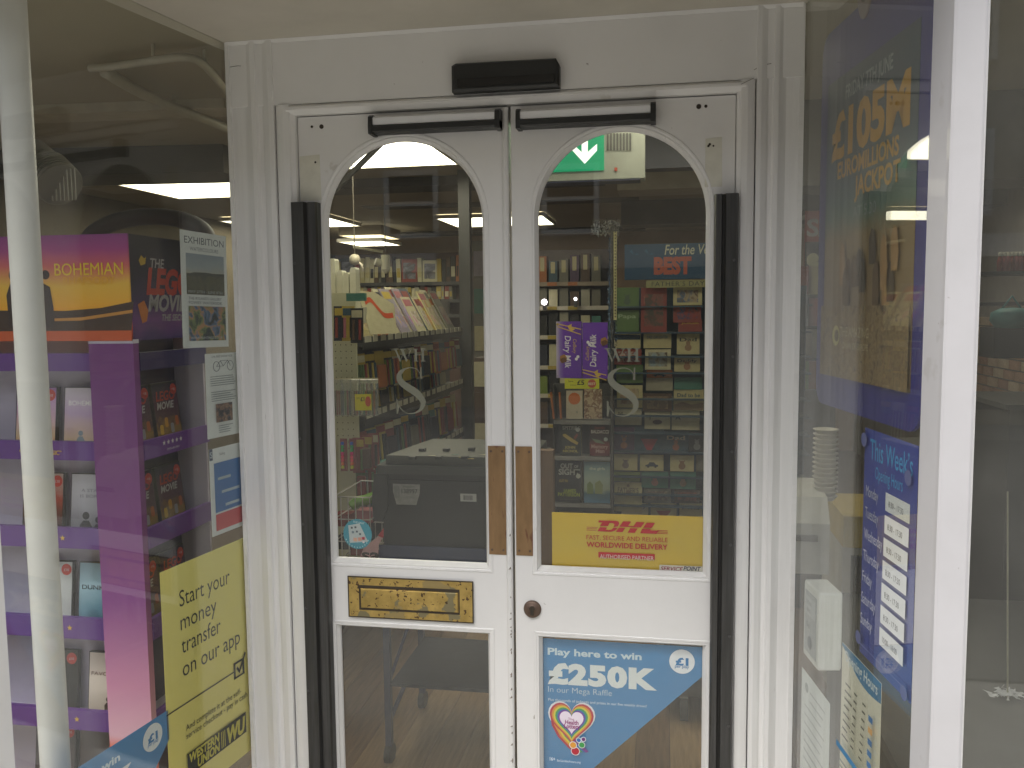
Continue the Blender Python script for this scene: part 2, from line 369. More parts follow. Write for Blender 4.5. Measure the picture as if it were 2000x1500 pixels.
# ---- black finger guards
def guard(x0, x1, top, label, notch_left):
    t = thing('finger_guard', label, 'finger guard', Matrix.Translation(((x0+x1)/2, -.03, 0)))
    wd = x1-x0; a = x0+wd*(.60 if notch_left else .40)
    pr = [(x0, -.026), (x0+.003, -.036), (x0+.020, -.040), (x0+.024, -.034), (a-.006, -.034), (a-.003, -.042), (x1-.004, -.040), (x1, -.030), (x1, -.0262)] if not notch_left else \
         [(x0, -.0262), (x0, -.032), (x0+.004, -.042), (a-.004, -.044), (a, -.034), (a+.006, -.032), (a+.012, -.038), (x1-.003, -.036), (x1, -.028), (x1, -.001), (a+.004, -.001)]
    if notch_left: pr = [(x0, -.0265), (x0, -.034), (x0+.004, -.042), (a-.004, -.044), (a, -.030), (a+.004, -.028), (a+.006, -.036), (x1-.003, -.034), (x1, -.026), (x1, -.001), (-.5735, -.001), (-.5735, -.0265)]
    else: pr = [(x0, -.001), (x0, -.026), (x0+.003, -.034), (a-.006, -.036), (a-.004, -.028), (a, -.030), (a+.004, -.044), (x1-.004, -.042), (x1, -.034), (x1, -.0275), (.5612, -.0275), (.5612, -.001)]
    part(MB().prism(pr, -.05, top), 'guard_strip', BLACKM, t)
    for k in range(7):
        z = top-.16-k*.235; xx = x0+.010 if notch_left else x1-.010
        part(MB().cyl((xx, -.043, z), (xx, -.0455, z), .0035, n=10), 'rivet', mat((.10, .10, .10), .4, metal=.6), t)
    return t
guard(-.5845, -.5145, 1.837, 'tall black plastic finger guard strip on the hinge side of the left door', True)
guard(.5110, .5675, 1.823, 'tall black plastic finger guard strip on the hinge side of the right door', False)

# ================================================================== DOORS
def door(x0, x1, gx0, gx1, label, left):
    xc = (x0+x1)/2; t = thing('door', label, 'door', Matrix.Translation((xc, .02, .0)))
    TOP = 2.0635; gb = .858; r = (gx1-gx0)/2; ca = (gx0+gx1)/2; zs = 2.000-r
    up = [(gx0, gb), (gx1, gb)]+arc(ca, zs, r, 0, 180, 40); lo = [(gx0+.003, .12), (gx1+.001, .12), (gx1+.001, .679), (gx0+.003, .679)]
    part(MB().plate([(x0, .01), (x1, .01), (x1, TOP), (x0, TOP)], [up[::1], lo], 0, .042), 'door_leaf', PAINT, t)
    def inset(l, d, c): return [(c[0]+(p[0]-c[0])*(1-d/max(.001, abs(c[2]))), c[1]+(p[1]-c[1])*(1-d/abs(c[3]))) for p in l]
    def off(l, d):
        n = len(l); out = []
        for i in range(n):
            a = Vector(l[i-1]); b = Vector(l[i]); c = Vector(l[(i+1) % n]); e1 = (b-a).normalized(); e2 = (c-b).normalized()
            n1 = Vector((-e1.y, e1.x)); n2 = Vector((-e2.y, e2.x)); m = (n1+n2); m = m/max(.3, m.dot(n1)); out.append((b.x+m.x*d, b.y+m.y*d))
        return out
    for nm, l in (('glazing_bead', up), ('glazing_bead', lo)):
        m = MB(); o1 = off(l, -.0125); o0 = off(l, -.0005); i1 = off(l, .0075); i2 = off(l, .009)
        m.ring(o1, off(l, -.011), -.0004, -.0016); m.ring(off(l, -.011), off(l, -.006), -.0016, -.0012); m.ring(off(l, -.006), o0, -.0012, .003)
        m.ring(o0, i1, .003, .014); m.ring(i1, i2, .014, .020)
        shadef(part(m, nm, PAINTV, t))
    part(MB().plate(off(up, -.0), [], .0205, .0245), 'glass_pane', GLASS, t); part(MB().plate(off(lo, 0), [], .0205, .0245), 'glass_pane', GLASS, t)
    # screw holes and filler patch by the top hinge
    hz = ([(-.533, 2.038, .0035), (-.506, 2.037, .006), (-.526, 1.945, .003)] if left else [(.472, 2.040, .0062), (.489, 2.040, .004), (.496, 1.944, .003), (.499, 1.948, .0032), (.508, 1.944, .0024)])
    for hx, hzz, hr in hz: part(MB().cyl((hx, -.0012, hzz), (hx, .001, hzz), hr, n=10), 'screw_hole', mat((.05, .04, .03), .9), t)
    px = (-.571, -.512) if left else (.488, .530)
    part(MB().plate([(px[0], 1.845), (px[1], 1.845), (px[1]-.002, 1.965), (px[0]+.001, 1.962)], [], -.0006, .001), 'filler_patch', mat((.68, .665, .58), .6, var=.10, scale=20, dirt=[((.4, .36, .3), .72, 60)]), t)
    return t
dl = door(-.5725, -.0045, -.509, -.0690, 'left white door leaf with arched glass, brass letter plate and centre bead', True)
dr = door(.0035, .5600, .0620, .5015, 'right white door leaf with arched glass, keyhole and yellow delivery poster', False)
part(MB().prism([(-.0192, 0), (-.0185, -.006), (-.0150, -.0105), (-.0100, -.0125), (-.0050, -.0105), (-.0022, -.006), (-.0022, 0)], .012, 2.06), 'meeting_bead', PAINTV, dl)
random.seed(3)
for k in range(22):    # worn chips along the meeting bead
    z = random.choice([random.uniform(.3, .75), random.uniform(.3, 1.0)]); a = random.uniform(.0015, .004)
    part(MB().prism([(-.0095+random.uniform(-.004, .002), z), (-.006, z+a*.4), (-.0068, z+a*2), (-.0085, z+a*1.4)], -.0130, -.0090, ax='y'), 'paint_chip', mat((.22, .18, .15), .8), dl)
for x0, th in ((-.0665, dl), (.0070, dr)):
    x1 = x0+(.0468 if th is dl else .0450)
    p = part(B((x0, -.0022, .897), (x1, -.0003, 1.190)), 'push_plate', BRONZE, th)
    for sx in (x0+.008, x1-.008):
        for z in (1.176, .910): part(MB().cyl((sx, -.0034, z), (sx, -.0015, z), .0032, n=10), 'screw', IRON, th)
# letter plate
lp = part(B((-.465, -.006, .706), (-.112, -.0003, .820), 0), 'letter_plate', BRASS, dl)
rim = MB().plate([(-.466, .705), (-.111, .705), (-.111, .821), (-.466, .821)], [[(-.463, .708), (-.114, .708), (-.114, .818), (-.463, .818)]], -.0065, -.0045)
rim.build('plate_rim', BRASSD, lp)
MB().plate([(-.434, .727), (-.149, .727), (-.149, .797), (-.434, .797)], [[(-.429, .733), (-.152, .733), (-.152, .789), (-.429, .789)]], -.0066, -.005).build('flap_groove', BRASSD, lp)
MB().prism([(-.428, .734), (-.153, .734), (-.153, .788), (-.428, .788)], -.0105, -.005, .0015, ax='y').build('letter_flap', BRASS, lp)
# keyhole escutcheon
kk = part(MB().lathe([(0, -.012), (.008, -.012), (.009, -.009), (.018, -.0085), (.0225, -.006), (.024, -.0003)], (.0490, 0, .752), 28, 'y'), 'escutcheon', IRON, dr)
MB().cyl((.0495, -.0128, .756), (.0495, -.009, .756), .0075, n=16).build('keyway', BRASSD, kk)
MB().box((.0445, -.0126, .738), (.0540, -.009, .752)).build('keyway_slot', BRASSD, kk)
MB().box((.0482, -.0132, .742), (.0502, -.0125, .758)).build('key_slot', DARK, kk)

# ---- presence sensor and door safety bars
t = thing('motion_sensor', 'black rectangular motion sensor box on the head board above the doors', 'sensor', Matrix.Translation((-.01, -.02, 2.14)))
part(MB().prism([onfront(x_, z_, -.045) for x_, z_ in ((-.149, 2.106), (.129, 2.106), (.129, 2.160), (.120, 2.176), (-.138, 2.178), (-.149, 2.172))], -.052, -.014, .006, ax='y'), 'housing', BLACKP, t)
part(B((-.122, -.0555, 2.104), (.122, -.052, 2.124)), 'lens_strip', mat((.012, .012, .013), .15, var=.05), t)
def bar(x0, x1, zb, label, slope=0.0):
    zt = zb+.047; t = thing('safety_sensor_bar', label, 'door sensor', Matrix.Translation(((x0+x1)/2, -.03, zb)))
    part(MB().prism([(-.001, zb), (-.042, zb), (-.046, zb+.004), (-.046, zb+.016), (-.040, zb+.019), (-.001, zb+.019)], x0, x1, ax='x'), 'base_bar', BLACKP, t)
    part(MB().prism([(-.001, zb+.0195), (-.041, zb+.0195), (-.041, zb+.037), (-.034, zb+.0425), (-.001, zb+.0435)], x0+.011, x1-.013, ax='x'), 'silver_cover', SILV, t)
    for a, b_ in ((x0, x0+.0105), (x1-.0125, x1)):
        part(MB().prism([(-.001, zb-.003), (-.046, zb-.003), (-.0475, zb+.016), (-.0445, zb+.040), (-.034, zb+.046), (-.001, zb+.046)], a, b_, ax='x'), 'end_cap', BLACKP, t)
bar(-.3615, -.0175, 2.006, 'black and silver safety sensor bar across the top of the left door')
bar(.0235, .3685, 2.003, 'black and silver safety sensor bar across the top of the right door')

# ================================================================== SIDE WINDOWS
aL = R(8.3); aR = R(8.7); PL = Vector((-.762, 0, 0)); PR = Vector((.716, 0, 0))
dL = Vector((math.sin(aL), math.cos(aL), 0)); dR = Vector((math.sin(aR), -math.cos(aR), 0))
ML = frame(PL, math.atan2(dL.y, dL.x)); MR = frame(PR, math.atan2(dR.y, dR.x))   # local x along the window, y up, z into the lobby
def window(name, label, M, s0, s1, z0, z1, beadw=.012, extra=None):
    t = thing(name, label, 'window', M)
    MB().box((s0, z0, -.006), (s1, z1, 0)).build('glass_pane', GLASSW, t)
    for a, b_ in (((s0, z0, .0004), (s0+beadw, z1, .012)) if s0 > 0 else ((s1-beadw, z0, .0004), (s1, z1, .012)), ((s0, z0-.05, -.05), (s1, z0-.0005, .03))):
        MB().box(a, b_).build('glazing_bead', PAINTV, t)
    return t
wl = window('side_window', 'left splayed shop window beside the door with posters stuck inside', ML, -.775, -.008, .10, SZ-.001)
wr = window('side_window', 'right splayed shop window beside the door with the opening hours sign', MR, .002, .672, .10, SZ-.001)
wsl = thing('street_window', 'street window left of the corner post showing the film display', 'window', frame(Vector((-3.5, -.75, 0))))
MB().box((0, .10, -.006), (2.55, SZ-.001, 0)).build('glass_pane', GLASSW, wsl)
wsr = thing('street_window', 'street window right of the lilac white corner post', 'window', frame(Vector((.8735, -.712, 0))))
MB().box((0, .10, -.006), (1.56, SZ-.001, 0)).build('glass_pane', GLASSW, wsr)
MB().box((0.0, .10, .0004), (.010, SZ-.001, .014)).build('glazing_bead', PAINTV, wsr)
# corner posts
A = PR+dR*.674; Bp = A+dR*.062+Vector((.004, 0, 0)); Cc = Vector((.874, -.748, 0))
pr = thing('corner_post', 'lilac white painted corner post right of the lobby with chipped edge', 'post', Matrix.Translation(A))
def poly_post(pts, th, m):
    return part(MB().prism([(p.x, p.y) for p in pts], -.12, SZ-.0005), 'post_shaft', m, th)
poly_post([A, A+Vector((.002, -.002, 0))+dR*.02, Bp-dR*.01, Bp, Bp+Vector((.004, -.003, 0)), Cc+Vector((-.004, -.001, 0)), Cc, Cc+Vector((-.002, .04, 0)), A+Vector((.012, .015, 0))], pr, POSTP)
random.seed(11)
for k in range(26):
    z = random.choice([random.uniform(1.60, 1.80), random.uniform(.6, 2.1), random.uniform(1.62, 1.76)]); q = A+dR*random.uniform(.006, .03)+Vector((-.0014, 0, 0))
    a = random.uniform(.0015, .005); M_ = frame(q, math.atan2(dR.y, dR.x))
    o = MB().prism([(0, 0), (a, a*.3), (a*1.6, a*1.3), (a*.8, a*2.6), (-a*.3, a*1.6)], -.001, .0022).build('paint_chip', mat((.16, .13, .12), .9) if k % 3 else mat((.5, .47, .45), .8), pr, pr.matrix_basis.inverted() @ M_)
A2 = PL-dL*.777
pl_ = thing('corner_post', 'white painted corner post at the left end of the lobby', 'post', Matrix.Translation(A2))
poly_post([A2, A2+Vector((-.02, .02, 0)), A2+Vector((-.075, .012, 0)), A2+Vector((-.078, -.075, 0)), A2-dL*.085], pl_, PAINT)
pp = atz(72, 700, 1.43); pc = Vector((-.955, -.56, 0))
col = thing('round_column', 'round white steel column standing just inside the left window', 'column', Matrix.Translation(pc))
part(MB().cyl(pc, pc+Vector((0, 0, CEIL)), .031, n=32), 'shaft', mat((.72, .705, .70), .42, var=.05, name='column_paint'), col)
part(MB().cyl(pc, pc+Vector((0, 0, .012)), .06, n=24), 'base_plate', mat((.5, .5, .5), .5), col)
# ================================================================== ACROSS THE STREET (seen mirrored in the panes)
ob_ = thing('street_building', 'brown brick building with white sash windows across the street behind the viewer', 'building', Matrix.Translation((0, -12, 0)))
WB = mat((.50, .44, .34), .9, var=.2, scale=2, name='old_brick'); GD = mat((.03, .035, .04), .1, var=.1, name='dark_pane'); WF = mat((.7, .7, .68), .5)
part(B((-14, -16, -.12), (12, -12, 5.95)), 'wall', WB, ob_)
part(B((-14.2, -16.2, 5.95), (12.2, -11.7, 6.15)), 'cornice', mat((.45, .43, .4), .7), ob_)
for i in range(9):
    for z0, h in ((2.75, 1.15), (4.8, 1.0)):
        x = -12.4+i*2.7; fw = part(MB().plate([(x, z0), (x+.95, z0), (x+.95, z0+h), (x, z0+h)], [[(x+.09, z0+.09), (x+.86, z0+.09), (x+.86, z0+h*.48), (x+.09, z0+h*.48)], [(x+.09, z0+h*.54), (x+.86, z0+h*.54), (x+.86, z0+h-.09), (x+.09, z0+h-.09)]], -11.99, -11.9), 'window_frame', WF, ob_)
        B((x+.02, -11.995, z0+.02), (x+.93, -11.96, z0+h-.02)).build('pane', GD, fw)
for i in range(5):
    x = -12+i*4.9; o = part(B((x, -11.99, .1), (x+3.6, -11.93, 2.2)), 'shop_window', GD, ob_); B((x-.1, -11.985, 2.2), (x+3.7, -11.85, 2.5)).build('sign_board', WF if i % 2 else mat((.5, .45, .4)), o)
ob2 = thing('street_building', 'pale rendered building across the street farther along to the left', 'building', Matrix.Translation((-22, -12, 0)))
part(B((-30, -16, -.12), (-15, -12, 6.0)), 'wall', mat((.5, .48, .43), .9), ob2)
ob3 = thing('street_building', 'tall grey stone building across the street farther along to the right', 'building', Matrix.Translation((20, -12, 0)))
part(B((13, -16, -.12), (30, -12, 7.0)), 'wall', mat((.36, .34, .31), .9), ob3)

# ================================================================== CEILING THINGS
def quad_light(name, label, x0, x1, y0, y1, z, e=None, drop=.03):
    t = thing(name, label, 'ceiling light', Matrix.Translation(((x0+x1)/2, (y0+y1)/2, z)))
    part(MB().plate([(x0-.015, y0-.015), (x1+.015, y0-.015), (x1+.015, y1+.015), (x0-.015, y1+.015)], [[(x0, y0), (x1, y0), (x1, y1), (x0, y1)]], z-.004, z+drop-.001, ax='z'), 'light_frame', mat((.7, .68, .6), .5), t)
    part(B((x0+.001, y0+.001, z), (x1-.001, y1-.001, z+drop-.002)), 'diffuser', emit((1, .93, .72), e or PANEL_E), t)
    return t
LZ = CEIL-.034
p = atz(674, 330, LZ); q = atz(893, 320, LZ)
quad_light('light_panel', 'large glowing ceiling panel filling the top of the left arch', p.x, q.x, p.y-1.10, p.y-.02, LZ, PANEL_E*1.3)
a, b_, c, d = [atz(*k, LZ) for k in ((237, 369), (335, 388), (480, 366), (395, 355))]
quad_light('light_panel', 'square glowing ceiling panel seen through the left window', a.x+.10, a.x+1.12, d.y-.02, b_.y, LZ)
a = atz(702, 441, LZ); quad_light('light_panel', 'glowing ceiling panel at the left edge of the arched glass', a.x-1.0, a.x, a.y-.75, a.y, LZ)
a = atz(905, 443, LZ); quad_light('light_panel', 'glowing ceiling panel crossing behind the two door leaves', a.x-.05, a.x+.88, a.y-.8, a.y, LZ)
a = at(690, 478, 6.3); b_ = at(770, 480, 6.3)
t = quad_light('light_panel', 'farthest glowing light panel over the back bookcase', a.x, b_.x, 5.9, 6.5, a.z)
part(B((a.x, 5.9, a.z+.06), (b_.x, 6.5, CEIL)), 'hanger_box', CEILP, t)
a = atz(1780, 295, LZ); quad_light('light_panel', 'ceiling panel glimpsed through the right side window beside the post', a.x+.02, a.x+.6, a.y-.1, a.y+.45, LZ)
a = atz(1690, 424, LZ); quad_light('light_panel', 'wide ceiling panel low in the right side window', a.x, a.x+1.15, a.y-.5, a.y+.3, LZ)
a = atz(1575, 398, LZ); quad_light('light_panel', 'small sliver of ceiling panel at the far edge of the right window', a.x-.2, a.x+.15, a.y-.4, a.y+.1, LZ)
quad_light('light_panel', 'added ceiling panel over the pegboard end, out of view behind the door head', -.95, -.35, .55, 1.15, LZ)  # added lamp, never in view, to brighten the inside of the shop
quad_light('light_panel', 'added ceiling panel over the card rack, out of view behind the door head', .15, .74, .55, 1.15, LZ)  # second unseen panel, put in for more light on the stock
def beam(label, x0, x1, y0, y1, z0, m, ang=0, name='ceiling_beam'):
    xc, yc = (x0+x1)/2, (y0+y1)/2; M = Matrix.Translation((xc, yc, z0)) @ Matrix.Rotation(ang, 4, 'Z')
    return tag(MB().box((x0-xc, y0-yc, 0), (x1-xc, y1-yc, CEIL-z0-.001)).build(name, m, None, M), label, 'beam')
DB = mat((.045, .04, .03), .6, var=.25, name='dark_beam'); DB2 = mat((.06, .055, .045), .6, var=.2, name='dark_beam')
PALEB = mat((.42, .38, .29), .7, name='pale_beam')
p = at(115, 340, 1.75); beam('thick dark ceiling beam seen high in the left window', -3.0, -1.78, 1.75, 2.1, at(280, 338, 1.75).z, DB, R(6))
beam('dark ceiling beam under the big light panel in the left arch', -2.3, .02, 3.05, 3.35, at(780, 364, 3.05).z, DB)
beam('second dark ceiling beam behind the left arch lights', -2.0, .2, 4.4, 4.7, at(700, 392, 4.4).z, DB2)
beam('third dark ceiling beam near the back of the shop', -2.6, .2, 6.7, 6.9, at(700, 462, 6.7).z, DB2)
beam('long dark ceiling beam across the right arch', .06, 2.4, 4.6, 4.9, at(1200, 440, 4.6).z, DB)
beam('pale box added for the lit ceiling above the dark beam in the right arch', .12, 2.4, 2.9, 3.2, at(1200, 372, 2.9).z, PALEB)  # added box; its pale colour stands in for ceiling lit whitish
beam('pale box beam behind the left window', -3.4, -2.45, 3.0, 3.3, at(300, 348, 3.0).z, PALEB)
beam('thin pale beam high in the left window', -3.2, -1.30, .9, 1.05, at(200, 215, .9).z, PALEB, R(4))
beam('deep dark beam along the back of the right window', .9, 2.4, 1.5, 1.8, at(1960, 350, 1.5).z, DB2)
beam('second dark beam across the right street window', 1.0, 2.4, 3.4, 3.7, at(1960, 400, 3.4).z, DB)
# pale curved rail under the ceiling in the left window
def bez(pts, n=14):
    out = []
    for i in range(len(pts)-1):
        p0 = Vector(pts[max(i-1, 0)]); p1 = Vector(pts[i]); p2 = Vector(pts[i+1]); p3 = Vector(pts[min(i+2, len(pts)-1)])
        for k in range(n):
            u = k/n; out.append(.5*((2*p1)+(p2-p0)*u+(2*p0-5*p1+4*p2-p3)*u*u+(3*p1-p0-3*p2+p3)*u**3))
    return out+[Vector(pts[-1])]
RAILM = mat((.40, .37, .29), .5)
rail = [atz(*k, 2.33) for k in ((480, 215), (440, 175), (400, 128), (365, 112), (300, 118), (215, 130), (175, 133))]
rail2 = [atz(*k, 2.33) for k in ((205, 140), (270, 178), (340, 210), (400, 232), (470, 262))]
t = thing('ceiling_rail', 'pale bent rail fixed under the dim ceiling in the left window', 'rail', Matrix.Translation(rail[0]))
part(MB().tube(bez(rail, 5), .013, 8), 'rail_tube', RAILM, t); part(MB().tube(bez(rail2, 4), .02, 8), 'rail_tube', RAILM, t)
for q in (rail[2], rail[4], rail2[2]): part(MB().cyl(q, Vector((q.x, q.y, CEIL)), .006, n=8), 'hanger', RAILM, t)
# louvred grey spotlight
t = thing('spotlight', 'grey ribbed spotlight lamp hanging behind the round column', 'spotlight', Matrix.Translation(at(80, 290, .4)))
c0 = at(62, 305, .4); c1 = at(150, 368, .4)+Vector((0, -.08, 0))
GR = mat((.17, .165, .135), .45, name='grey_lamp')
part(MB().cyl(c0, c1, .062, .07, n=28), 'lamp_body', GR, t)
ax = (c1-c0)
for k in range(6): q = c0+ax*(.55+k*.08); part(MB().cyl(q, q+ax*.03, .074, .074, n=28), 'cooling_fin', mat((.24, .235, .20), .5), t)
for k in range(-4, 5): part(MB().cyl(c1+Vector((k*.014, -.004, -.05)), c1+Vector((k*.014, -.004, .05)), .003, n=6), 'louvre', mat((.30, .30, .27), .5), t)
part(MB().cyl(c0, Vector((c0.x, c0.y, CEIL)), .012, n=10), 'stem', GR, t)
# white spotlights near the back
WL = mat((.62, .60, .42), .45, name='cream_lamp')
def spot(px, py, Y, r, L, label, tilt):
    c = at(px, py, Y); t = thing('spotlight', label, 'spotlight', Matrix.Translation(c))
    part(MB().cyl(c+Vector((0, 0, L/2)), c-Vector((0, 0, L/2)), r, n=20), 'lamp_body', WL, t)
    part(MB().cyl(c-Vector((0, 0, L/2)), c-Vector((0, 0, L/2+r*.9)), r, r*.25, n=20), 'lamp_nose', WL, t)
    part(MB().cyl(c+Vector((-r*.6, 0, -L*.1)), c+Vector((-r*2.0, -.03, L*.05)), r*.8, n=16), 'side_lamp', WL, t)
    part(MB().cyl(c+Vector((0, 0, L/2)), Vector((c.x, c.y, CEIL)), r*.12, n=8), 'stem', mat((.12, .11, .08), .5), t)
    return t
spot(753, 512, 3.6, .032, .10, 'cream double spotlight hanging from the arm in the left arch', 0)
a = at(690, 482, 3.5); b_ = at(748, 492, 3.6)
tag(MB().tube([a, b_], .011, 8).build('lamp_arm', WL), 'cream lamp arm under the farthest light panel', 'lamp arm')
c = at(693, 508, 2.3); t = thing('dome_camera', 'pale round camera on a short arm above the white file holders', 'camera', Matrix.Translation(c))
part(MB().lathe([(0, .034), (.02, .028), (.03, .012), (.031, -.004), (.024, -.02), (0, -.03)], c, 20), 'dome', mat((.42, .38, .28), .4), t)
part(MB().tube([c+Vector((.02, 0, -.01)), c+Vector((.04, 0, -.03)), c+Vector((.045, 0, -.06))], .007, 8), 'bracket', mat((.5, .45, .35), .4), t)
part(MB().cyl(c, Vector((c.x, c.y, CEIL)), .003, n=8), 'stem', mat((.1, .09, .07), .4), t)
# black column
a = at(912, 700, 2.9); tag(B((a.x-.034, 2.87, 0), (a.x+.034, 2.94, CEIL)).build('black_post', mat((.03, .032, .03), .35, name='black_post')), 'black square post rising beyond the magazine shelves', 'post')
# exit sign
Y = .95; a = at(1040, 250, Y); b_ = at(1180, 333, Y); c = at(1259, 350, Y)
t = thing('exit_sign', 'lit green exit sign with white down arrow in the right arch', 'exit sign', Matrix.Translation((b_.x, Y, b_.z)))
zt = b_.z+.20; zb = at(1180, 350, Y).z
part(B((a.x-.06, Y, zb), (c.x, Y+.09, zt)), 'housing', mat((.34, .36, .32), .5), t)
gp = part(B((a.x-.06, Y-.006, b_.z), (b_.x, Y-.001, zt)), 'green_face', emit((.0, .20, .09), .45, 'lit_green'), t)
ar = lambda px, py: (lambda v: (v.x, v.z))(at(px, py, Y-.008))
WE = emit((.8, .85, .8), .55, 'lit_white')
pts = [ar(1136, 240), ar(1148, 240), ar(1148, 297), ar(1166, 281), ar(1166, 294), ar(1142, 320), ar(1118, 294), ar(1118, 281), ar(1136, 297)]
part(MB().plate(pts[::-1], [], Y-.0085, Y-.0065), 'arrow', WE, t)
e = at(1062, 331, Y-.008)
put_text('Fire exit', gp, WE, 0, 0, 0, size=.085, pre=t.matrix_basis.inverted() @ frame((e.x-.30, Y-.0085, e.z)))['kind'] = 'stuff'
for k in range(8):
    g = at(1187+k*6.3, 280, Y); part(B((g.x-.003, Y-.004, g.z-.025), (g.x+.003, Y-.0005, g.z+.035)), 'grille_slot', mat((.08, .08, .08)), t)
g = at(1203, 331, Y); part(B((g.x-.005, Y-.004, g.z-.006), (g.x+.005, Y-.0005, g.z+.006)), 'test_button', mat((.45, .08, .05)), t)
a = at(1040, 345, Y); tag(B((a.x-.1, Y-.002, at(1150, 355, Y).z), (at(1250, 345, Y).x, Y+.08, zb-.002)).build('blue_strip', mat((.03, .035, .07), .5)), 'dark blue strip under the lit exit sign', 'strip')
a = at(1255, 255, 1.6); b_ = at(1500, 330, 1.6); tag(B((a.x, 1.6, b_.z+.02), (b_.x, 1.7, CEIL-.001)).build('bulkhead_panel', mat((.04, .045, .07), .5)), 'dark blue bulkhead panel right of the exit sign', 'panel')

# ================================================================== FILM DISPLAY STAND (left window)
SY = -.05; SX = -1.05
def zf(py): return at(150, py, SY).z
LIL = mat((.42, .38, .50), .5, var=.06, name='lilac_board'); PUR = mat('#5d2f86', .4, var=.06, name='purple_board'); NAVY = mat('#2b2358', .45, var=.1)
st = thing('display_stand', 'purple cardboard film display stand with shelves on two sides', 'display stand', Matrix.Translation((SX, SY, 0)))
H1, H0 = zf(459), zf(663); LX = -1.86; SD = .36
part(B((LX, SY+.105, 0), (SX-.12, SY+SD+.1, H0)), 'core', LIL, st); part(B((SX-.1195, SY+.02, 0), (SX-.105, SY+SD, H0)), 'back_panel', mat('#2a1d4a', .5), st)
part(B((LX-.01, SY, 0), (LX, SY+.12, H0)), 'side_board', LIL, st)
part(B((SX-.12, SY+SD, 0), (SX-.005, SY+SD+.01, H0)), 'side_board', LIL, st)
colm = grad([(0, '#e8582e'), (.07, '#e46a3c'), (.10, '#e6b6cc'), (.22, '#d08cb4'), (.42, '#8e4894'), (.6, '#77387f'), (1, '#743a80')], .20, H0, 2, .01, 3)
cpx = at(177, 700, SY).x
part(B((cpx, SY-.006, 0), (SX, SY+.019, H0-.012)), 'corner_panel', colm, st)
part(B((cpx, SY-.007, H0-.0115), (SX+.001, SY+.019, H0-.0005)), 'white_edge', mat('#c9c3d8', .5), st)
part(MB().prism([(cpx, .30), (SX, .20), (SX, .05), (cpx, .05)][::-1], SY-.0072, SY-.0062, ax='y'), 'printed_shape', mat('#e2502a', .4), st)
hd = Sheet('header_front', None, None, st.matrix_basis.inverted() @ frame((LX, SY-.004, H1)), SX-LX, H1-H0+.004,
           grad([(0, '#5a2417'), (.10, '#d84c1c'), (.18, '#ef7a1e'), (.30, '#f6b02c'), (.52, '#f0c04a'), (.70, '#d86a6c'), (.86, '#a8428c'), (1, '#8c3a8a')], -(H1-H0), 0, 1, .05, 9), t=.006, parent=st)
uw = hd.w
def U(px): return (at(px, 560, SY).x-LX)/uw
def V(py): return (H1-at(150, py, SY).z)/hd.h
DKP = flat('#3c2620')
hd.poly([(0, V(600)), (U(60), V(606)), (U(130), V(607)), (U(200), V(602)), (U(264), V(590)), (1, V(650)), (0, V(650))], DKP, 'printed_band')
hd.poly([(U(92), V(622)), (U(160), V(620)), (U(261), V(606)), (U(261), V(612)), (U(160), V(626)), (U(92), V(627))], flat('#c88a3a'), 'printed_band')
hd.rect(0, V(646), 1, 1, flat('#c9562a'), 'printed_band')
# generic performer silhouettes
for px, s in ((30, 1.0), (92, .55)):
    u0 = U(px); k = s*.035/uw; kv = s*.035/hd.h
    pts = [(u0-k*.5, V(640)), (u0-k*.6, V(575)), (u0-k*.2, V(552)), (u0+k*.9, V(560)), (u0+k*1.3, V(600)), (u0+k*1.4, V(640))]
    hd.poly(pts[::-1], flat('#2e1a1c'), 'printed_figure'); hd.disc(u0+k*.3, V(536), .016*s+.004, flat('#2e1a1c'), 'printed_figure')
hd.text('BOHEMIAN', U(114), V(538), flat('#f4d23a'), width=U(247)-U(114), size=.165, bold=0)
hd.text('RHAPSODY', U(130), V(557), flat('#f0b62e'), width=U(230)-U(130), size=.11, bold=-.004)
hs_ = Sheet('header_side', None, None, st.matrix_basis.inverted() @ frame((SX-.0065, SY-.0035, H1), R(90)), SD+.08, H1-H0+.004,
            grad([(0, '#3a2a66'), (.18, '#6a3a7c'), (.35, '#38265a'), (.6, '#1c1836'), (1, '#16142c')], -(H1-H0), 0, 1, .12, 14), t=.006, parent=st)
RD = flat('#a02a22'); GW = flat('#8c8a92')
hs_.text('THE', .22, .30, GW, size=.13, bold=.02, shear=.2); hs_.text('LEGO', .16, .55, RD, size=.34, bold=.05, shear=.25, cw=.9)
hs_.text('MOVIE', .17, .72, GW, size=.22, bold=.04, shear=.25); hs_.text('THE SECOND', .32, .82, GW, size=.09, bold=.03, shear=.25); hs_.text('PART', .55, .90, GW, size=.09, bold=.03, shear=.25)
hs_.poly([(.06, .66), (.13, .62), (.17, .72), (.15, .82), (.10, .84)][::-1], flat('#b5692c'), 'printed_shape'); hs_.poly([(.09, .24), (.12, .19), (.15, .22), (.17, .20), (.16, .27), (.11, .29)][::-1], flat('#a98a2c'), 'printed_shape')
sh_y = [(690, 725), (862, 899), (1031, 1071), (1206, 1247), (1386, 1424)]
def star(r, n=5): return [(r*(1 if k % 2 == 0 else .42)*math.sin(math.pi*k/n), r*(1 if k % 2 == 0 else .42)*math.cos(math.pi*k/n)) for k in range(2*n)]
YEL = flat('#d8b23a'); WHT = flat('#c9c8cc')
def ink(m, pts, M, name, p): return MB().add([(x, y, 0) for x, y in pts], [tuple(t) for t in tessellate_polygon([[Vector((x, y, 0)) for x, y in pts]])]).build(name, m, p, M)
inv = st.matrix_basis.inverted()
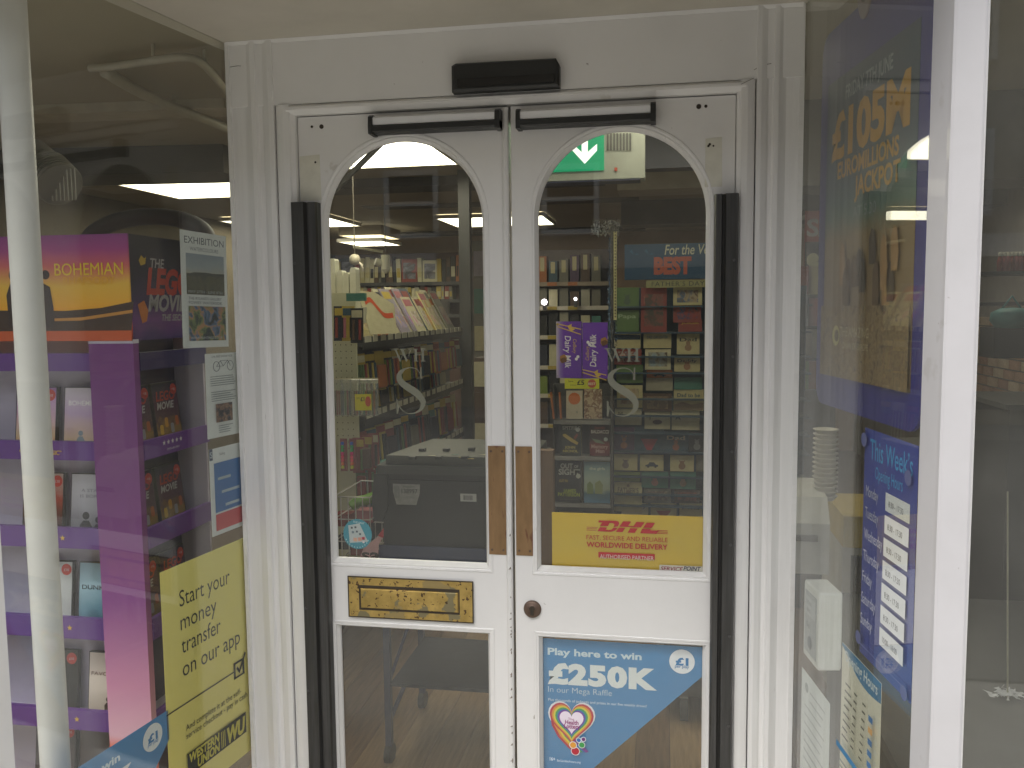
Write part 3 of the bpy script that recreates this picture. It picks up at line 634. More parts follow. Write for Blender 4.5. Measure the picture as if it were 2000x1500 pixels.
for i, (a, b_) in enumerate(sh_y):
    z1, z0 = zf(a), zf(b_)
    part(B((LX, SY+.012, z0+.004), (cpx, SY+.105, z0+.012)), 'shelf', LIL, st); part(B((LX, SY-.004, z0), (cpx-.0005, SY+.011, z1)), 'shelf_lip', PUR, st)
    part(B((SX-.105, SY+.0195, z0+.004), (SX-.012, SY+SD, z0+.012)), 'shelf', NAVY if i < 1 else LIL, st); part(B((SX-.011, SY+.0195, z0), (SX+.003, SY+SD+.01, z1)), 'shelf_lip', NAVY if i == 0 else PUR, st)
    if i == 1:
        e = at(38, 887, SY-.005); put_text('“IT’S PURE MAGIC”', st, YEL, 0, 0, 0, width=.135, size=.018, bold=.02, pre=inv @ frame((e.x, SY-.0048, e.z)))['kind'] = 'stuff'
        for k in range(5):
            ink(WHT, star(.0085), inv @ frame((SX+.0036, SY+.115+k*.022, (z0+z1)/2+.008), R(90)), 'star', st)
        put_text('DVD & BLU-RAY', st, WHT, 0, 0, 0, size=.009, pre=inv @ frame((SX+.0036, SY+.13, (z0+z1)/2-.016), R(90)))['kind'] = 'stuff'
    if i in (0, 2, 3, 4):
        for px in ((122,) if i else (0,)):
            if i: e = at(px+(i-2)*14, (a+b_)/2, SY-.005); ink(YEL, star(.009), inv @ frame((e.x, SY-.0048, e.z)), 'star', st)
# dark arch on top of the stand
ac = at(285, 470, .22); pts = [ac+Vector((.205*math.cos(R(q)), .02*math.sin(R(q)), .085*math.sin(R(q))-.01)) for q in range(0, 181, 9)]
t = thing('header_arch', 'dark curved arch rising behind the top of the film display', 'arch', Matrix.Translation(ac))
part(MB().tube(pts, .026, 10), 'arch_tube', mat((.03, .026, .03), .6), t)
part(MB().cyl(pts[0], pts[0]-Vector((0, 0, .12)), .02, n=10), 'arch_foot', mat((.035, .03, .035), .35), t); part(MB().cyl(pts[-1], pts[-1]-Vector((0, 0, .12)), .02, n=10), 'arch_foot', mat((.035, .03, .035), .35), t)
# films on the shelves
def dvd(label, M, art, title, tc, ty=.3, sticker=True, fig=None, band=None, h=.19, ts=None, group='films on the display stand', cat='dvd', w_=.135):
    t = thing('film_case', label, cat, M, group)
    MB().box((0, 0, -.014), (w_, h, 0)).build('case', mat((.03, .03, .035), .3), t)
    s = Sheet('cover', None, None, Matrix.Translation((.003, h-.003, .0001)), w_-.006, h-.006, art, t=.0004, parent=t)
    if band: s.rect(*band[:4], flat(band[4]), 'printed_band')
    if fig:
        for (u, v, k, c) in fig:
            m = flat(c); s.poly([(u-.1*k, 1.0 if v+.34*k > 1 else v+.34*k), (u-.12*k, v+.12*k), (u-.05*k, v+.06*k), (u+.06*k, v+.06*k), (u+.13*k, v+.14*k), (u+.11*k, 1.0 if v+.34*k > 1 else v+.34*k)], m, 'printed_figure'); s.disc(u, v, .0085*k+.001, m, 'printed_figure', 12)
    if title:
        for j, (tt, wd) in enumerate(title): s.text(tt, .5, ty+j*(.13 if ts is None else ts*1.3), flat(tc), width=wd, size=ts or .11, align='c', bold=.01)
    if sticker: s.disc(.86, .12, .017, flat('#c23a32'), 'price_sticker', 20); s.text('£10', .86, .145, WHT, size=.06, align='c')
    return t
def fshelf(i): return zf(sh_y[i][1])+.013
def slot_f(px, i, w_=.135): return frame((at(px, 800, SY+.06).x, SY+.06, fshelf(i)), 0, R(-7))
PK = grad([(0, '#d9a08a'), (.25, '#e2c2a0'), (.5, '#cfb0c4'), (.8, '#c4a4cc'), (1, '#a87ab0')], 0, -.185, 1, .12, 10)
PK = grad([(0, '#d88a5a'), (.25, '#e8c8a0'), (.5, '#d8b0c0'), (.8, '#c09ac8'), (1, '#9a6aa8')], -.185, 0, 1, .12, 14)
PK2 = grad([(0, '#e6cf8e'), (.3, '#e0c0b4'), (.6, '#c4a8cc'), (1, '#d6ccd8')], -.185, 0, 1, .14, 16)
dvd('pink sunset film case with a red sticker, left one behind the column', slot_f(24, 1), PK, [('BOHEMIAN', .7)], '#e8dfd0', .3, fig=[(.7, .78, .9, '#3a2a3a')])
dvd('paler pink film case beside the purple corner panel', slot_f(118, 1), PK2, [('BOHEMIAN', .8)], '#f2eef0', .28, sticker=False, fig=[(.42, .72, .8, '#8a9aa8')])
dvd('dark film case with red and gold lettering on the second shelf', slot_f(28, 2), grad([(0, '#20242c'), (.4, '#6a3a30'), (.6, '#a04030'), (1, '#b8a8a0')], -.185, 0, 1, .2, 20), [('SHOW', .6)], '#c89a3a', .66, fig=[(.42, .45, .9, '#1a1216')])
dvd('grey and white film case with two heads close together', slot_f(122, 2), grad([(0, '#6a6a72'), (.5, '#b0aeb8'), (1, '#c8c6ce')], -.185, 0, 1, .1, 10), [('A STAR', .5), ('IS BORN', .55)], '#8c8a94', .28, sticker=False, ts=.07, fig=[(.38, .66, 1.25, '#3e3c44'), (.70, .72, 1.1, '#55525c')])
dvd('white film case with a bowler hatted figure and pale lettering', slot_f(36, 3), mat('#c6c8ca', .4), [('S', .12), ('O', .14)], '#6f8a78', .27, fig=[(.28, .66, 1.1, '#222428')])
dvd('pale blue film case with a lone soldier on a beach', slot_f(128, 3), grad([(0, '#1e3a4c'), (.25, '#6c9ab0'), (.6, '#9cc0d0'), (1, '#8aa8b8')], -.185, 0, 1, .16, 13), [('DUNKIRK', .86)], '#1e2c38', .42, ts=.10, sticker=False, fig=[(.74, .52, 1.2, '#16202a'), ])
dvd('nearly black film case with white lettering on the fourth shelf', slot_f(36, 4), grad([(0, '#24221f'), (.5, '#1a1a1c'), (1, '#141416')], -.185, 0, 1, .2, 20), [('MU', .3)], '#b8b8b8', .3)
dvd('cream film case with a group of figures on the fourth shelf', slot_f(138, 4), grad([(0, '#b8a898'), (.4, '#d6c8bc'), (1, '#dccfc6')], -.185, 0, 1, .08, 8), [('FAVOURITE', .88)], '#8a7068', .36, ts=.085, sticker=False, fig=[(.50, .74, .8, '#4a3a34'), (.66, .60, 1.0, '#3a2c2a'), (.84, .70, .9, '#4e3c36')])
z5 = zf(sh_y[4][1])-.232
for k, (px, c) in enumerate(((60, '#3a2c2c'), (146, '#2c2c30'))):
    dvd(('dark brown' if k == 0 else 'charcoal')+' film case low on the bottom visible shelf', frame((at(px, 1400, SY+.06).x, SY+.06, z5+.013), 0, R(-7)), grad([(0, c), (.5, '#4a4448'), (1, '#5a5458')], -.185, 0, 1, .25, 25), None, '#888', sticker=True)
LG = grad([(0, '#6a5a3a'), (.22, '#8a6a2e'), (.45, '#4c3440'), (.7, '#4a2440'), (1, '#1e1a3a')], -.185, 0, 1, .3, 30)
words = {1: 'upper', 2: 'middle', 3: 'lower'}
for i in (1, 2, 3):
    for k in range(2):
        y = SY+.030+k*.150
        t = dvd('dark brick toy film case on the %s side shelf, %s' % (words[i], 'next to the corner panel' if k == 0 else 'farther from the corner'), frame((SX-.055, y, fshelf(i)), R(90), R(-6)), LG, None, '#a03028', sticker=True)
        cv = [c for c in t.children if c.name.startswith('cover')][0]
        for tt, c, yy, sz in (('LEGO', '#a83226', -.052, .040), ('MOVIE', '#a8a6a8', -.078, .030)):
            put_text(tt, cv, flat(c), .012, yy, .0012, size=sz, bold=.03, shear=.2)
        for q in range(4): ink(flat(('#c8a02e', '#b8862a', '#8a8a90', '#a85a2a')[q]), rrect(.018, .03, .006, 3, .014+q*.028, -.155+(q % 2)*.02), Matrix.Translation((0, 0, .0012+q*.0002)), 'printed_figure', cv)

a = at(757, 268, .22); b_ = at(650, 375, .22)
t = thing('door_arm', 'thin dark metal arm crossing the top left of the left arched pane', 'door arm', Matrix.Translation(b_))
part(MB().cyl(a, b_, .0085, n=12), 'arm_rod', mat((.05, .05, .045), .4), t); part(MB().cyl(a, Vector((a.x+.05, .13, 2.2)), .0042, n=10), 'arm_rod', mat((.05, .05, .045), .4), t)
# ================================================================== POSTERS AND STICKERS ON THE PANES
def onwin(M, s, z, behind=True, off=0): return M @ Matrix.Translation((s-(.020 if M is MR else 0), z, (-.0085 if behind else .001)+off))
# ---- yellow delivery poster (right door)
dp0 = at(1078, 1000, .0262); dp1 = at(1376, 1122, .0262); dm = frame(Vector((dp0.x, .0262, dp0.z)))
YD = grad([(0, '#d3ae2a'), (.5, '#cfb03a'), (1, '#d8b42c')], -.15, 0, 1, .3, 7)
s = Sheet('delivery_poster', 'yellow delivery poster with red lettering across the bottom of the right arched pane', 'poster', dm, dp1.x-dp0.x, dp0.z-at(1078, 1110, .0262).z, YD)
DR = flat('#b8262c')
def logo(px, py): v = at(px, py, .0262); return ((v.x-dp0.x)/s.w, (dp0.z-v.z)/s.h)
def LP(l): return [logo(1020+x/4.1675, 780+y/4.1667) for x, y in l]
for l in ([(524, 1036), (616, 1040), (614, 1044), (524, 1040)], [(524, 1048), (611, 1051), (609, 1055), (524, 1052)], [(524, 1060), (606, 1063), (604, 1067), (524, 1064)],
          [(1102, 1062), (1186, 1066), (1186, 1070), (1100, 1067)], [(1097, 1074), (1186, 1078), (1186, 1082), (1094, 1079)], [(1092, 1086), (1186, 1090), (1186, 1094), (1089, 1091)]):
    s.poly(LP(l)[::-1], DR, 'logo_line')
for l in ([(622, 983), (762, 986), (784, 992), (790, 1008), (778, 1032), (744, 1036), (752, 1014), (738, 1006), (712, 1004), (698, 1030), (602+30, 1028), (652, 1000), (622, 1000)],
          [(612, 1070), (634, 1038), (692, 1040), (680, 1058), (704, 1062), (728, 1058), (742, 1042), (776, 1044), (756, 1066), (722, 1076)],
          [(822, 990), (888, 992), (862, 1028), (905, 1030), (930, 994), (996, 998), (966, 1040), (790, 1034)],
          [(786, 1042), (838, 1044), (816, 1078), (762, 1076)], [(880, 1046), (940, 1048), (916, 1084), (858, 1082)],
          [(1014, 1000), (1082, 1002), (1052, 1044), (984, 1042)],
          [(978, 1050), (1048, 1052), (1040, 1062), (1110, 1066), (1090, 1092), (960, 1086)]):
    s.poly(LP(l)[::-1], DR, 'logo_letter')
def ptext(sh, f, t, pxa, pya, pxb, m, size, **k):
    a = f(pxa, pya); b = f(pxb, pya); return sh.text(t, a[0], a[1], m, width=b[0]-a[0], size=size, **k)
ptext(s, logo, 'FAST, SECURE AND RELIABLE', 1145.6, 1052.5, 1304, DR, .112, bold=-.004)
ptext(s, logo, 'WORLDWIDE DELIVERY', 1145.8, 1067, 1304, DR, .128, bold=.022)
a = logo(1169, 1077); b_ = logo(1279, 1092); s.rect(a[0], a[1], b_[0], b_[1], DR, 'red_label')
ptext(s, logo, 'AUTHORISED PARTNER', 1172, 1089.5, 1277, flat('#d8c8c0'), .105)
a = logo(1288, 1103); s.rect(a[0], a[1]-.01, 1.0, a[1]+.085, flat('#c9c4b6'), 'white_label')
ptext(s, logo, 'SERVICE', 1290, 1112.5, 1334, flat('#8a2440'), .10, bold=.02, shear=.25)
ptext(s, logo, 'POINT', 1334.5, 1112.5, 1369, flat('#2c2c48'), .10, bold=.02, shear=.25)

# ---- blue raffle sticker (right door, lower pane) and its twin in the left window
BL = grad([(0, '#3a7cb4'), (1, '#3f86c0')], -.4, 0, 1, .2, 5); LB = flat('#cfe0ec'); WB_ = flat('#e4e8ec')
def raffle(M, label, full=True, parts=True):
    W_, H_ = .432, .45
    s = Sheet('raffle_sticker', label, 'sticker', M, W_, H_, BL, outline=[(0, 1), (.10, 1), (1, .165), (1, 0), (0, 0)], group='blue raffle stickers')
    k = lambda px, py: ((px-1057)/319/1.0, ((py-1248)-(px-1057)*.066)/(252/.347)/H_) if True else 0
    def T(t, px, py, px2, m, sz, **kw): a = k(px, py); b = k(px2, py+(px2-px)*.066); s.text(t, a[0], a[1], m, width=b[0]-a[0], size=sz/H_, **kw)
    T('Play here to win', 1070.5, 1281, 1256, LB, .0265, bold=.03); T('£250K', 1070.5, 1337, 1286, WB_, .074, bold=.062, sp=1.12)
    T('In our Mega Raffle', 1071, 1357, 1198, LB, .0235, bold=-.012); T('Plus thousands of jackpots and prizes in our five weekly draws!', 1071, 1375, 1266, LB, .0105, bold=.004)
    a = k(1333.5, 1296.5); s.disc(a[0], a[1], .033, WB_, 'white_disc', 36)
    T('£1', 1321, 1302.5, 1346, flat('#3a7cb4'), .027, bold=.05); T('per play', 1320, 1308, 1347, flat('#3a7cb4'), .0115, bold=.01)
    if full:
        cx, cy = 1118, 1415
        def heart(sc_, dx=0, dy=0):
            pts = []
            for i in range(40):
                q = 2*math.pi*i/40; x = 16*math.sin(q)**3; y = -(13*math.cos(q)-5*math.cos(2*q)-2*math.cos(3*q)-math.cos(4*q)); pts.append(k(cx+dx+x*sc_, cy+dy+y*sc_*1.08+(x*sc_)*.066))
            return pts
        # rainbow trail and heart rings, broad to narrow
        def trail(off, c, wd):
            l = [(1075+off, 1405), (1078+off, 1425), (1090+off*1.1, 1448), (1110+off*1.15, 1470), (1122+off*1.1, 1480)]
            s.poly([k(*p) for p in l+[(p[0]+wd, p[1]-wd*.35) for p in l[::-1]]], flat(c), 'rainbow_band')
        s.poly(heart(2.95)[::-1], WB_, 'heart_edge')
        for o, c in ((0, '#b03040'), (5, '#d8923a'), (9, '#d8c840'), (13, '#3f9a58'), (18, '#3a6cb0'), (22, '#7a3a8c')): trail(o, c, 6)
        for r, c in ((2.75, '#b8364a'), (2.5, '#d8903a'), (2.28, '#d6cc4c'), (2.06, '#4a9c5c'), (1.82, '#3f6eb2'), (1.66, '#7a3c90')): s.poly(heart(r)[::-1], flat(c), 'heart_ring')
        s.poly(heart(1.5)[::-1], flat('#e6dce8'), 'heart_centre')
        MG = flat('#8c2a6c')
        T('The', 1111, 1413, 1123, MG, .010); T('Health', 1105, 1421, 1132, MG, .017, bold=.02); T('Lottery', 1103, 1429, 1135, MG, .017, bold=.02)
        for px, py, r, c in ((1125.5, 1476, .0105, '#b02a3a'), (1121, 1463.5, .0085, '#dc9a3a'), (1138.5, 1463, .0075, '#3f9a50'), (1132.5, 1453, .0055, '#3a6cb0'), (1142, 1451, .0052, '#6a2c70')):
            a = k(px, py); s.disc(a[0], a[1], r+.0018, WB_, 'ball_edge', 16); s.disc(a[0], a[1], r, flat(c), 'ball', 16)
        T('16+', 1074, 1495, 1085, LB, .014, bold=.02); T('BeGambleAware.org', 1089, 1497, 1136, LB, .009)
    return s
raffle(frame(Vector((at(1057, 1300, .0262).x, .0262, at(1057, 1246, .0262).z))), 'blue raffle sticker with rainbow heart in the right door lower pane')
raffle(onwin(ML, -.768, .566), 'blue raffle sticker low in the left side window beside the yellow poster')

# ---- round teal sticker (left door)
c = at(698.5, 1043, .0262); s = Sheet('round_sticker', 'round teal sticker in the bottom left corner of the left arched pane', 'sticker', frame(Vector((c.x-.0415, .0262, c.z+.0425))), .083, .085, flat('#2b8fa6'),
    outline=[(.5+.5*math.cos(-2*math.pi*i/32), .5+.5*math.sin(-2*math.pi*i/32)) for i in range(32)][::-1])
s.poly([(.18, .22), (.58, .14), (.86, .74), (.22, .80)], flat('#c4ccd0'), 'printed_card')
for i, (u, v, q, c_) in enumerate(((.27, .26, .05, '#3a4450'), (.40, .24, .05, '#3a4450'), (.30, .40, .06, '#6a7c88'), (.45, .38, .05, '#44505c'), (.56, .46, .05, '#44505c'), (.36, .62, .09, '#d8a890'), (.52, .60, .09, '#cf9a88'), (.66, .58, .07, '#b04050'), (.68, .72, .05, '#e0d8d8'))):
    s.rect(u, v, u+q*1.4, v+q*1.3, flat(c_), 'printed_block')
s.text('THE EASY', .36, .115, flat('#d8ecee'), size=.09, rot=-.12)
for i in range(11):
    q = R(205+i*13); s.rect(.5+.43*math.cos(q)-.014, .5-.43*math.sin(q)-.02, .5+.43*math.cos(q)+.014, .5-.43*math.sin(q)+.02, flat('#a8d4da'), 'printed_mark')

# ---- etched monogram on both arched panes
ETCH, et, eb = newmat('etched_vinyl'); eb.inputs['Base Color'].default_value = (.26, .26, .20, 1); eb.inputs['Roughness'].default_value = .8; eb.inputs['Alpha'].default_value = .72
def monogram(cx, zt, label):
    t = thing('etched_lettering', label, 'lettering', Matrix.Translation((cx, .0202, zt)), 'etched monograms on the arched panes')
    k = .0000; y0, y1 = -.0004, -.0001
    def pl(pts, nm): part_ = MB().plate([(p[0]*.092/100, -p[1]*.132/100) for p in pts], [], y0, y1, 'y').build(nm, ETCH, t); return part_
    # local units: x -50..50 over 92 mm, y 0..100 down over 132 mm ; W and H sit above
    W = [(-50, -36), (-33, -36), (-33, -34.4), (-38, -34), (-25, -13), (-19, -27), (-23, -34), (-27, -34.4), (-27, -36), (-10, -36), (-10, -34.4), (-15, -34), (-3, -13), (6, -34), (1, -34.4), (1, -36), (13, -36), (13, -34.4), (9.5, -34), (-5, -9.5), (-7, -9.5), (-17.5, -24), (-26, -9.5), (-28, -9.5), (-44, -34), (-50, -34.4)]
    W = [(x*.92-2, y) for x, y in W]
    pl(W[::-1], 'letter_w')
    H = [(14, -36), (28, -36), (28, -34.5), (24.5, -34), (24.5, -24.5), (39, -24.5), (39, -34), (35.5, -34.5), (35.5, -36), (50, -36), (50, -34.5), (46, -34), (46, -12), (50, -11.5), (50, -10), (35.5, -10), (35.5, -11.5), (39, -12), (39, -22.7), (24.5, -22.7), (24.5, -12), (28, -11.5), (28, -10), (14, -10), (14, -11.5), (17.5, -12), (17.5, -34), (14, -34.5)]
    pl(H[::-1], 'letter_h')
    cl = [(34, 18, 1.3), (30, 11, 2.2), (22, 5.5, 2.6), (8, 2.5, 2.8), (-8, 4, 3.6), (-22, 9.5, 7.0), (-30, 17, 9.6), (-30, 26, 11.4), (-21, 35, 12.6), (-4, 43.5, 13.6), (16, 52, 13.8), (32, 62, 12.8), (40, 73, 11.0), (37, 84, 8.2), (26, 92, 5.2), (10, 96.4, 3.4), (-8, 96.2, 2.9), (-22, 91, 2.8), (-32, 82, 2.6), (-39, 71, 1.6)]
    P_ = bez([(x, y, w_) for x, y, w_ in cl], 4); L_, R_ = [], []
    for i, p in enumerate(P_):
        d = (P_[min(i+1, len(P_)-1)]-P_[max(i-1, 0)]); d.z = 0
        dx, dy = d.x*.092, d.y*.132; l = math.hypot(dx, dy); n = Vector((-dy/l/.092, dx/l/.132)); hw = max(p.z*1.75-2.6, p.z)*.092/2
        L_.append((p.x+n.x*hw, p.y+n.y*hw)); R_.append((p.x-n.x*hw, p.y-n.y*hw))
    pl((L_+R_[::-1]), 'letter_s')
    pl([(34.5, 1.5), (38, 1.5), (38, 26), (31.5, 26), (33, 17)], 'letter_s_serif'); pl([(-41, 98), (-37.2, 98), (-33, 84), (-36, 70), (-41, 66)], 'letter_s_serif')
monogram(-.285, 1.399, 'pale etched WH S monogram on the left arched pane'); monogram(.2835, 1.399, 'pale etched WH S monogram on the right arched pane')

# ---- left window notices
s = Sheet('exhibition_poster', 'white exhibition poster with two landscape pictures in the left side window', 'poster', onwin(ML, -.216, 1.757) @ Matrix.Rotation(R(-1.2), 4, 'Z'), .182, .297, flat('#dfe3e3'))
G1 = flat('#44505a')
s.text('EXHIBITION', .08, .105, G1, width=.86, size=.085); s.text('WATERCOLOURS', .5, .165, flat('#5a6672'), width=.62, size=.045, align='c')
s.rect(.10, .19, .93, .40, grad([(0, '#b0a890'), (.5, '#9aa4a8'), (1, '#8a98a4')], -.12, -.06, 1, .3, 30), 'sky_picture'); s.rect(.10, .36, .93, .54, blotch(['#24301e', '#3a3c20', '#4c4a2a', '#2a2c1a'], 40), 'field_picture')
s.poly([(.10, .375), (.25, .35), (.5, .345), (.7, .35), (.93, .345), (.93, .37), (.10, .385)][::-1], flat('#2c3424'), 'hedge')
s.text('MAY 27TH - JUNE 8TH', .5, .528, flat('#a8b0b0'), width=.74, size=.034, align='c')
for k, tt in enumerate(('THE RYLANDS GALLERY', 'FOWEY WATERSIDE')): s.text(tt, .13, .585+k*.036, G1, width=.72, size=.034)
s.rect(.12, .64, .93, .94, blotch(['#1e2a34', '#3a4a34', '#6a7a4c', '#a87a50', '#506a86', '#242c2c'], 28), 'garden_picture'); s.text('WWW.PAINTINGS.CO.UK', .5, .925, flat('#a8b0b0'), width=.7, size=.03, align='c')
s = Sheet('bicycle_notice', 'small white notice with a bicycle drawing in the left side window', 'notice', onwin(ML, -.140, 1.441) @ Matrix.Rotation(R(-.6), 4, 'Z'), .140, .225, flat('#dfe3e3'))
s.text('CAR FREE SUNDAY RIDE', .5, .05, G1, width=.62, size=.035, align='c')
for u in (.32, .74): 
    pts = [(.052*math.cos(2*math.pi*i/20)*0+u*s.w+.013*math.cos(2*math.pi*i/20), -.155*s.h+.013*math.sin(2*math.pi*i/20), .0012) for i in range(20)]
    MB().tube(pts, .0008, 4, True).build('wheel', G1, s.o)
for a, b_ in (((.32, .155), (.44, .09)), ((.44, .09), (.66, .09)), ((.66, .09), (.74, .155)), ((.44, .09), (.52, .155)), ((.52, .155), (.66, .09)), ((.32, .155), (.52, .155))):
    MB().tube([(a[0]*s.w, -a[1]*s.h, .0012), (b_[0]*s.w, -b_[1]*s.h, .0012)], .0007, 4).build('frame_line', G1, s.o)
random.seed(5)
LN = flat('#7c8688')
for k in range(12):
    v = .27+k*.026
    if k in (5, 6): continue
    s.rect(.12, v, random.uniform(.7, .88), v+.008, LN, 'text_line')
s.rect(.24, .60, .74, .82, blotch(['#1c1e22', '#3a3a40', '#6a5040', '#8c7058', '#202226'], 60), 'group_picture')
for k in range(4): s.rect(.3, .86+k*.026, random.uniform(.6, .75), .868+k*.026, LN, 'text_line')
s = Sheet('letterhead_notice', 'white notice with blue and red blocks below the bicycle notice', 'notice', onwin(ML, -.140, 1.188), .137, .235, flat('#dde1e3'))
s.rect(.0, 0, .10, .13, flat('#2c3a5c'), 'blue_tab'); s.text('S', .02, .10, flat('#b8c4cc'), size=.1, bold=.02); s.rect(.12, .17, .96, .74, flat('#2f6cb0'), 'blue_block'); s.rect(.12, .76, .96, .95, flat('#c8424c'), 'red_block')
s.text('Sailing', .3, .09, flat('#5c6468'), size=.04)
for k, (v, u1) in enumerate(((.36, .62), (.52, .88), (.68, .86))): s.rect(.22+.1*k, v-.02, u1, v+.012, flat('#a8b8c0'), 'text_line')
YW = grad([(0, '#ecdd76'), (1, '#f0e486')], -.5, 0, 1, .4, 4); BKI = flat('#26261e')
s = Sheet('money_transfer_poster', 'large yellow money transfer poster in the left side window', 'poster', onwin(ML, -.342, .917), .337, .62, YW)
for k, tt in enumerate(('Start your', 'money', 'transfer', 'on our app')):
    s.text(tt, .19, .175+k*.098, BKI, size=.098, sy=1, bold=-.002, width=(.60, .42, .46, .70)[k])
s.poly([(0, .585), (.80, .512), (.80, .518), (0, .592)][::-1], BKI, 'ruled_line') if False else s.rect(0, .582, .80, .588, BKI, 'ruled_line')
for q in ((.79, .545, .815, .62), (.79, .545, .93, .555), (.905, .545, .93, .62), (.79, .612, .93, .62)): s.rect(*q, BKI, 'tick_box')
s.poly([(.82, .575), (.84, .568), (.86, .588), (.94, .52), (.955, .53), (.862, .606)], BKI, 'tick')
s.text('And complete it at the self-', .19, .70, flat('#3c3a22'), size=.037, width=.68); s.text('service checkout - pay in cash', .19, .735, flat('#3c3a22'), size=.037, width=.76)
s.rect(.19, .80, .92, .895, flat('#1c1c18'), 'black_label'); s.text('WESTERN', .21, .842, flat('#c2b84a'), size=.052, width=.36, bold=.04, shear=.1); s.text('UNION', .30, .885, flat('#c2b84a'), size=.052, width=.27, bold=.04, shear=.1)
for u in (.59, .61, .63): s.rect(u, .81, u+.008, .885, flat('#c2b84a'), 'logo_bar')
s.text('WU', .66, .882, flat('#c2b84a'), size=.095, width=.24, bold=.05, shear=.15)

# ---- right window: jackpot poster in a navy hanging frame
Mx = onwin(MR, .115, 2.155, off=-.012)
t = thing('jackpot_poster', 'tall lottery jackpot poster in a rounded navy frame hanging in the right window', 'poster', Mx)
NV = mat('#2c2a80', .35, var=.1, name='navy_frame')
fw, fh = .545, .83
def rr(w_, h_, r, x, y): return [(a, b_) for a, b_ in rrect(w_, h_, r, 5, x, y)]
MB().plate(rr(fw, fh, .045, 0, -fh), [], 0, .006, 'z').build('frame', NV, t)
s = Sheet('printed_sheet', None, None, Matrix.Translation((.045, -.115, .0065)), .46, .645, grad([(0, '#786248'), (.22, '#80694c'), (.46, '#8a7450'), (.54, '#4c6a60'), (.64, '#2c4c5c'), (1, '#304454')], -.645, 0, 1, .03, 40), t=.0006, parent=t)
YO = flat('#c4922a')
s.text('FRIDAY 7TH JUNE', .5, .085, flat('#98a0a4'), size=.062, width=.52, align='c', bold=.02)
s.text('£105M', .5, .26, YO, size=.20, width=.86, align='c', bold=.045); s.text('EUROMILLIONS', .5, .335, YO, size=.075, width=.68, align='c', bold=.03); s.text('JACKPOT', .62, .41, YO, size=.085, width=.48, align='c', bold=.03)
s.text('AT 5.30', .5, .48, flat('#8c9496'), size=.05, width=.26, align='c')
random.seed(21)
for k in range(16):
    u = random.uniform(.22, .85); v = random.uniform(.52, .68); hgt = random.uniform(.08, .17); c_ = random.choice(['#5c4630', '#7a5a3c', '#8c6a48', '#4a3c34', '#a07c50'])
    s.poly([(u-.03, v+hgt), (u-.035, v+.03), (u-.01, v), (u+.02, v+.01), (u+.04, v+hgt*.6), (u+.03, v+hgt)][::-1], flat(c_), 'printed_shape')
s.rect(0, .76, 1, 1, blotch(['#54422e', '#7c684a', '#8a7450', '#6c563c', '#927a54'], 55), 'sand_picture')
s.text('THE AMAZING', .44, .86, flat('#b4a888'), size=.045, width=.34, align='c'); s.text('DRAW OF EUROPE', .46, .90, flat('#b4a888'), size=.03, width=.30, align='c'); s.disc(.22, .86, .022, flat('#b8b070'), 'emblem', 20); s.disc(.23, .86, .013, flat('#6a5c44'), 'emblem', 20)
o = MB().plate([(.255+.038*math.cos(2*math.pi*i/28), .035+.072*math.sin(2*math.pi*i/28)) for i in range(28)], [], .008, .011, 'z').build('hanging_disc', mat('#8a7c80', .4), t)
MB().plate([(.255+.024*math.cos(2*math.pi*i/28), .045+.05*math.sin(2*math.pi*i/28)) for i in range(28)], [], .0112, .0122, 'z').build('disc_emblem', mat('#33333c', .4), o)
MB().box((.24, -.02, .004), (.27, .104, .0078)).build('hanger', NV, t)
# opening hours
NB = flat('#2c3c9c', .35); s = Sheet('opening_hours_sign', 'indigo opening hours sign with a white slip for each day', 'sign', onwin(MR, .437, 1.308), .236, .46, NB)
CY = flat('#3aa0dc'); WS = flat('#c4c6dc')
s.text('This Week’s', .12, .125, CY, size=.125, width=.80, bold=.005); s.text('Opening Hours', .24, .20, CY, size=.075, width=.52)
for k, (dn, hr) in enumerate((('Monday', '8:30 - 17:30'), ('Tuesday', '8:30 - 17:30'), ('Wednesday', '8:30 - 17:30'), ('Thursday', '8:30 - 17:30'), ('Friday', '8:30 - 17:30'), ('Saturday', '8:30 - 17:30'), ('Sunday', '10:00 - 16:00'))):
    v = .262+k*.094; s.text(dn, .06, v+.03, WS, size=.068, width=(.25, .27, .37, .32, .20, .29, .24)[k]); s.rect(.46, v-.028, .90, v+.048, flat('#e4e6ea'), 'paper_slip'); s.text(hr, .52, v+.026, flat('#4c4c54'), size=.035, width=.27)
for u, v in ((.04, .05), (.90, .13), (.03, .93), (.94, .97)): s.disc(u, v, .014, flat('#5a6090'), 'suction_pad', 14)
s.rect(0, .945, .99, .95, flat('#5c66a0'), 'fold_line')
OF = grad([(0, '#e0dac4'), (1, '#e2dece')], -.3, 0, 1, .2, 10)
s = Sheet('opening_hours_notice', 'cream opening hours notice with a blue curved heading low in the right window', 'notice', onwin(MR, .342, .829), .207, .31, OF)
B2 = flat('#2c78a8'); s.poly([(0, 0), (1, 0), (1, .13)]+[(1-u, .13+.07*math.sin(math.pi*min(1, u*1.0))-.12*u) for u in (.1, .2, .3, .4, .5, .6, .7, .8, .9)]+[(0, .02)], B2, 'blue_heading') if True else None
s.text('Opening Hours', .08, .10, flat('#dde6ea'), size=.10, width=.84, bold=.02)
for r in range(8):
    v = .25+r*.052; s.rect(.12, v, .26+.03*(r % 3), v+.013, flat('#5c5a50'), 'text_line'); s.rect(.36, v, .44, v+.013, flat('#5c5a50'), 'text_line'); s.rect(.58, v, .66, v+.013, flat('#5c5a50'), 'text_line')
for k, c_ in enumerate(('#3a6ca0', '#d0a060', '#3a6ca0', '#3f78b0', '#3a6ca0', '#3a6ca0')): s.rect(.80, .26+k*.075, .90, .30+k*.075, flat(c_), 'printed_block')
